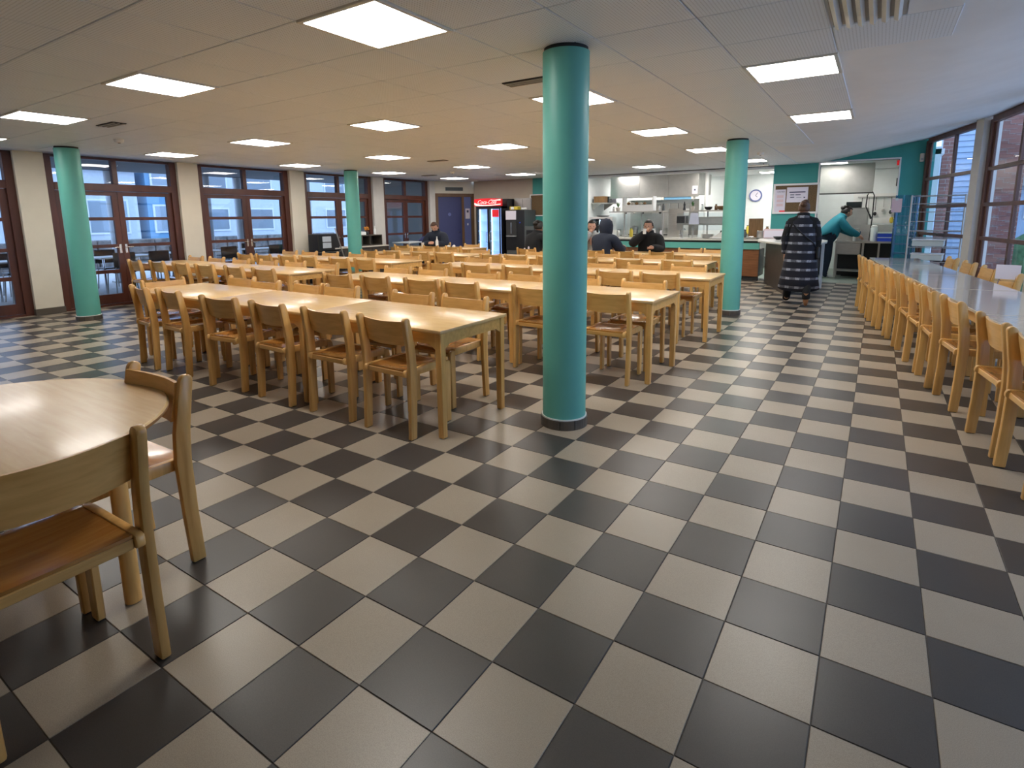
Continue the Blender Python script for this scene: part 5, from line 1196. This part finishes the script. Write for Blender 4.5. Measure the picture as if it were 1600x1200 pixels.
for (a, b) in (((-.17, -.31), (.17, -.31)), ((.17, -.31), (.17, .31)), ((-.17, .31), (-.17, -.31))):
    d = Vector((b[0] - a[0], b[1] - a[1])); n_ = 8
    for k in range(n_):
        u0, u1 = k / n_, (k + 1) / n_; wob = lambda u: .012 * math.sin(u * 19)
        nn = Vector((-d.y, d.x)).normalized()
        P0 = [Vector((a[0], a[1])) + d * u + nn * wob(u) for u in (u0, u1)]
        v = [q.bm.verts.new(c) for c in ((*P0[0], .3), (*P0[1], .3), (*P0[1], 1.76), (*P0[0], 1.76))]; q.bm.faces.new(v)
fo = q.build('plastic_film', M['film'], t, True); fo.modifiers.new('t', 'SOLIDIFY').thickness = .001
t = thing('trolley_notice', 'pinkish notice taped to the pole of the covered trolley', 'sign', (1.19, 10.92, 1.46)); box('sheet', (-.07, .08, -.004, 0, 0, .24), M['paper_pink'], t); box('tape', (-.02, .02, -.006, -.004, .21, .25), M['plastic'], t)
t = thing('sign_stand', 'clear acrylic stand with white notice on the window-side table', 'sign', (2.12, 6.35, .731), -.35); box('sheet', (-.10, .10, -.002, .002, .02, .17), M['paper'], t); box('acrylic_back', (-.105, .105, .003, .006, 0, .24), M['clear'], t); box('acrylic_foot', (-.105, .105, -.05, .05, 0, .004), M['clear'], t)

# ---- furniture along the garden-door wall
t = thing('low_sideboard', 'low dark sideboard with pale top between the far columns', 'sideboard', (XW + .42, 8.15, 0)); box('top', (-.22, .24, -.95, .75, .76, .79), M['pot'], t, .004); box('carcass', (-.20, .20, -.92, .72, .05, .76), M['dark_panel'], t)
for y in (-.5, -.05, .4): box('door', (.20, .215, y - .2, y + .22, .08, .72), M['dark_panel'], t, .003)
t = thing('open_box_shelf', 'dark open box shelf standing on the low sideboard', 'shelf', (XW + .42, 8.40, .792))
for b in ((-.18, .18, -.33, -.31, 0, .26), (-.18, .18, .31, .33, 0, .26), (-.18, .18, -.31, .31, 0, .02), (-.18, .18, -.31, .31, .24, .26), (-.18, -.16, -.31, .31, .02, .24), (-.16, .18, -.08, -.06, .02, .24)): box('panel', b, M['dark_panel'], t)
t = thing('flower_vase', 'orange flowers in a small pot on the open box shelf', 'flowers', (XW + .40, 8.42, 1.053)); MB().lathe(0, 0, [(.04, 0), (.05, .06), (.04, .08)], 14).build('pot', M['black'], t, True)
r_ = random.Random(4)
for k in range(11): a = r_.uniform(0, 6.28); d = r_.uniform(0, .07); MB().ell((math.cos(a) * d, math.sin(a) * d, .12 + r_.uniform(0, .06)), (.028, .028, .024), 8, 6).build('blossom', M['bun'], t, True)
t = thing('white_carton', 'low white carton beside the orange flowers', 'box', (XW + .42, 8.18, 1.053)); box('carton', (-.08, .08, -.12, .12, 0, .08), M['white'], t, .005); box('flap', (-.08, .08, -.12, .0, .08, .09), M['paper'], t)
lathe_thing('sauce_bottle', 'pale bottle standing at the end of the open box shelf', 'bottle', XW + .42, 8.66, 1.053, [(.028, 0), (.03, .02), (.03, .12), (.012, .16), (.012, .19)], M['white'], 'bottle_body', [('cap', [(.014, .185), (.014, .21), (.006, .215)], M['white'])])
t = thing('drinks_dispenser', 'black drinks dispenser with pale front panels by the garden doors', 'dispenser', (XW + .5, 7.05, 0)); box('stand', (-.25, .25, -.35, .35, 0, .72), M['black'], t, .01); box('housing', (-.2, .15, -.3, .3, .72, 1.12), M['black'], t, .02); box('front_panel', (.15, .16, -.18, .05, .80, .92), M['pale_clad'], t); box('front_panel', (.15, .16, -.18, .05, .94, 1.06), M['pale_clad'], t)
t = thing('broom', 'grey broom pole leaning beside the black drinks dispenser', 'broom', (XW + .95, 7.25, 0)); MB().tube([(0, .12, .06), (-.1, -.18, 1.25)], .013, 8).build('pole', M['steel_dull'], t, True); box('head', (-.05, .05, -.02, .26, 0.002, .06), M['black'], t)
t = thing('small_side_table', 'small grey side table before the far dim doors', 'table', (XW + .6, 9.72, 0)); box('table_top', (-.3, .3, -.35, .35, .80, .83), M['pale_clad'], t, .004)
for sx in (-.26, .26):
    for sy in (-.31, .31): box('leg', (sx - .02, sx + .02, sy - .02, sy + .02, 0, .80), M['steel_dull'], t)
t = thing('blue_bucket_stand', 'dark blue container standing beside the small grey side table', 'container', (XW + .6, 10.35, 0)); MB().lathe(0, 0, [(.16, 0), (.18, .1), (.19, .80), (.20, .84), (.18, .85)], 20).build('container_body', M['navy'], t, True); MB().lathe(0, 0, [(.20, .84), (.12, .92), (.03, .96)], 20).build('lid', M['blue_door'], t, True)

# ---- small kitchen clutter: jars, bottles, stacked bowls
r_ = random.Random(11)
JM = ['white', 'steel', 'grey_box', 'plastic', 'board', 'paper', 'yellow', 'plant']
def jar(x, y, z, h, r, m, lab):
    lathe_thing('jar', lab, 'jar', x, y, z, [(r * .92, 0), (r, .01), (r, h * .75), (r * .6, h * .9), (r * .6, h)], M[m], 'jar_body', [('lid', [(r * .65, h), (r * .65, h + .015), (r * .3, h + .018)], M['grey_box'])], 12)
CN = dict(white='white', steel='steel', grey_box='dark grey', plastic='milky', board='brown', paper='pale', yellow='yellow', plant='green')
for k, x in enumerate((-4.82, -3.62, -3.52)):
    m = JM[k]; jar(x, 12.38, 1.567, .10 + .03 * k, .035, m, f'{CN[m]} jar standing on the left gantry shelf, {ORD[k]} from the display cabinet side')
for k, x in enumerate((-2.60, -2.28, -2.0)):
    m = JM[k + 3]; jar(x, 12.44, 1.567, .12, .035, m, f'{CN[m]} jar on the right gantry shelf, {ORD[k]} from the plant side')
for k, x in enumerate((-2.55, -2.35, -2.1, -1.9, -1.6, -1.3)):
    m = JM[(k * 3) % 8]; jar(x, 15.45, .922, .16 + .03 * (k % 3), .05, m, f'{CN[m]} container on the back wall steel counter, {ORD[k]} from the cooking range')
for k, x in enumerate((-4.75, -4.4, -4.1, -3.8, -3.6)):
    m = JM[(k * 5 + 1) % 8]; jar(x, 12.55, .912, .18 + .04 * (k % 2), .045, m, f'{CN[m]} bottle behind the glass screen, {ORD[k]} from the display cabinet')
t = thing('hanging_rail', 'steel rail of hanging ladles below the extractor hood', 'rail', (-4.2, 13.9, 1.78)); MB().tube([(-1.0, 0, 0), (1.0, 0, 0)], .012).build('bar', M['steel'], t, True)
for k in range(8): MB().tube([(-.9 + k * .25, 0, 0), (-.9 + k * .25, 0, -.22)], .007, 6).ell((-.9 + k * .25, 0, -.25), (.04, .04, .03), 8, 6).build('ladle', M['steel' if k % 2 else 'black'], t, True)
for x in (-.98, .98): MB().tube([(x, 0, 0), (x, 0, .20)], .008).build('hanger', M['steel'], t, True)
t = thing('wall_sheet', 'white paper sheet pinned on the extractor hood corner', 'paper', (-3.1, 13.59, 2.0)); box('sheet', (-.07, .07, -.004, 0, 0, .20), M['paper'], t); box('printed_line', (-.02, .02, -.006, -.004, .08, .12), M['ink'], t)
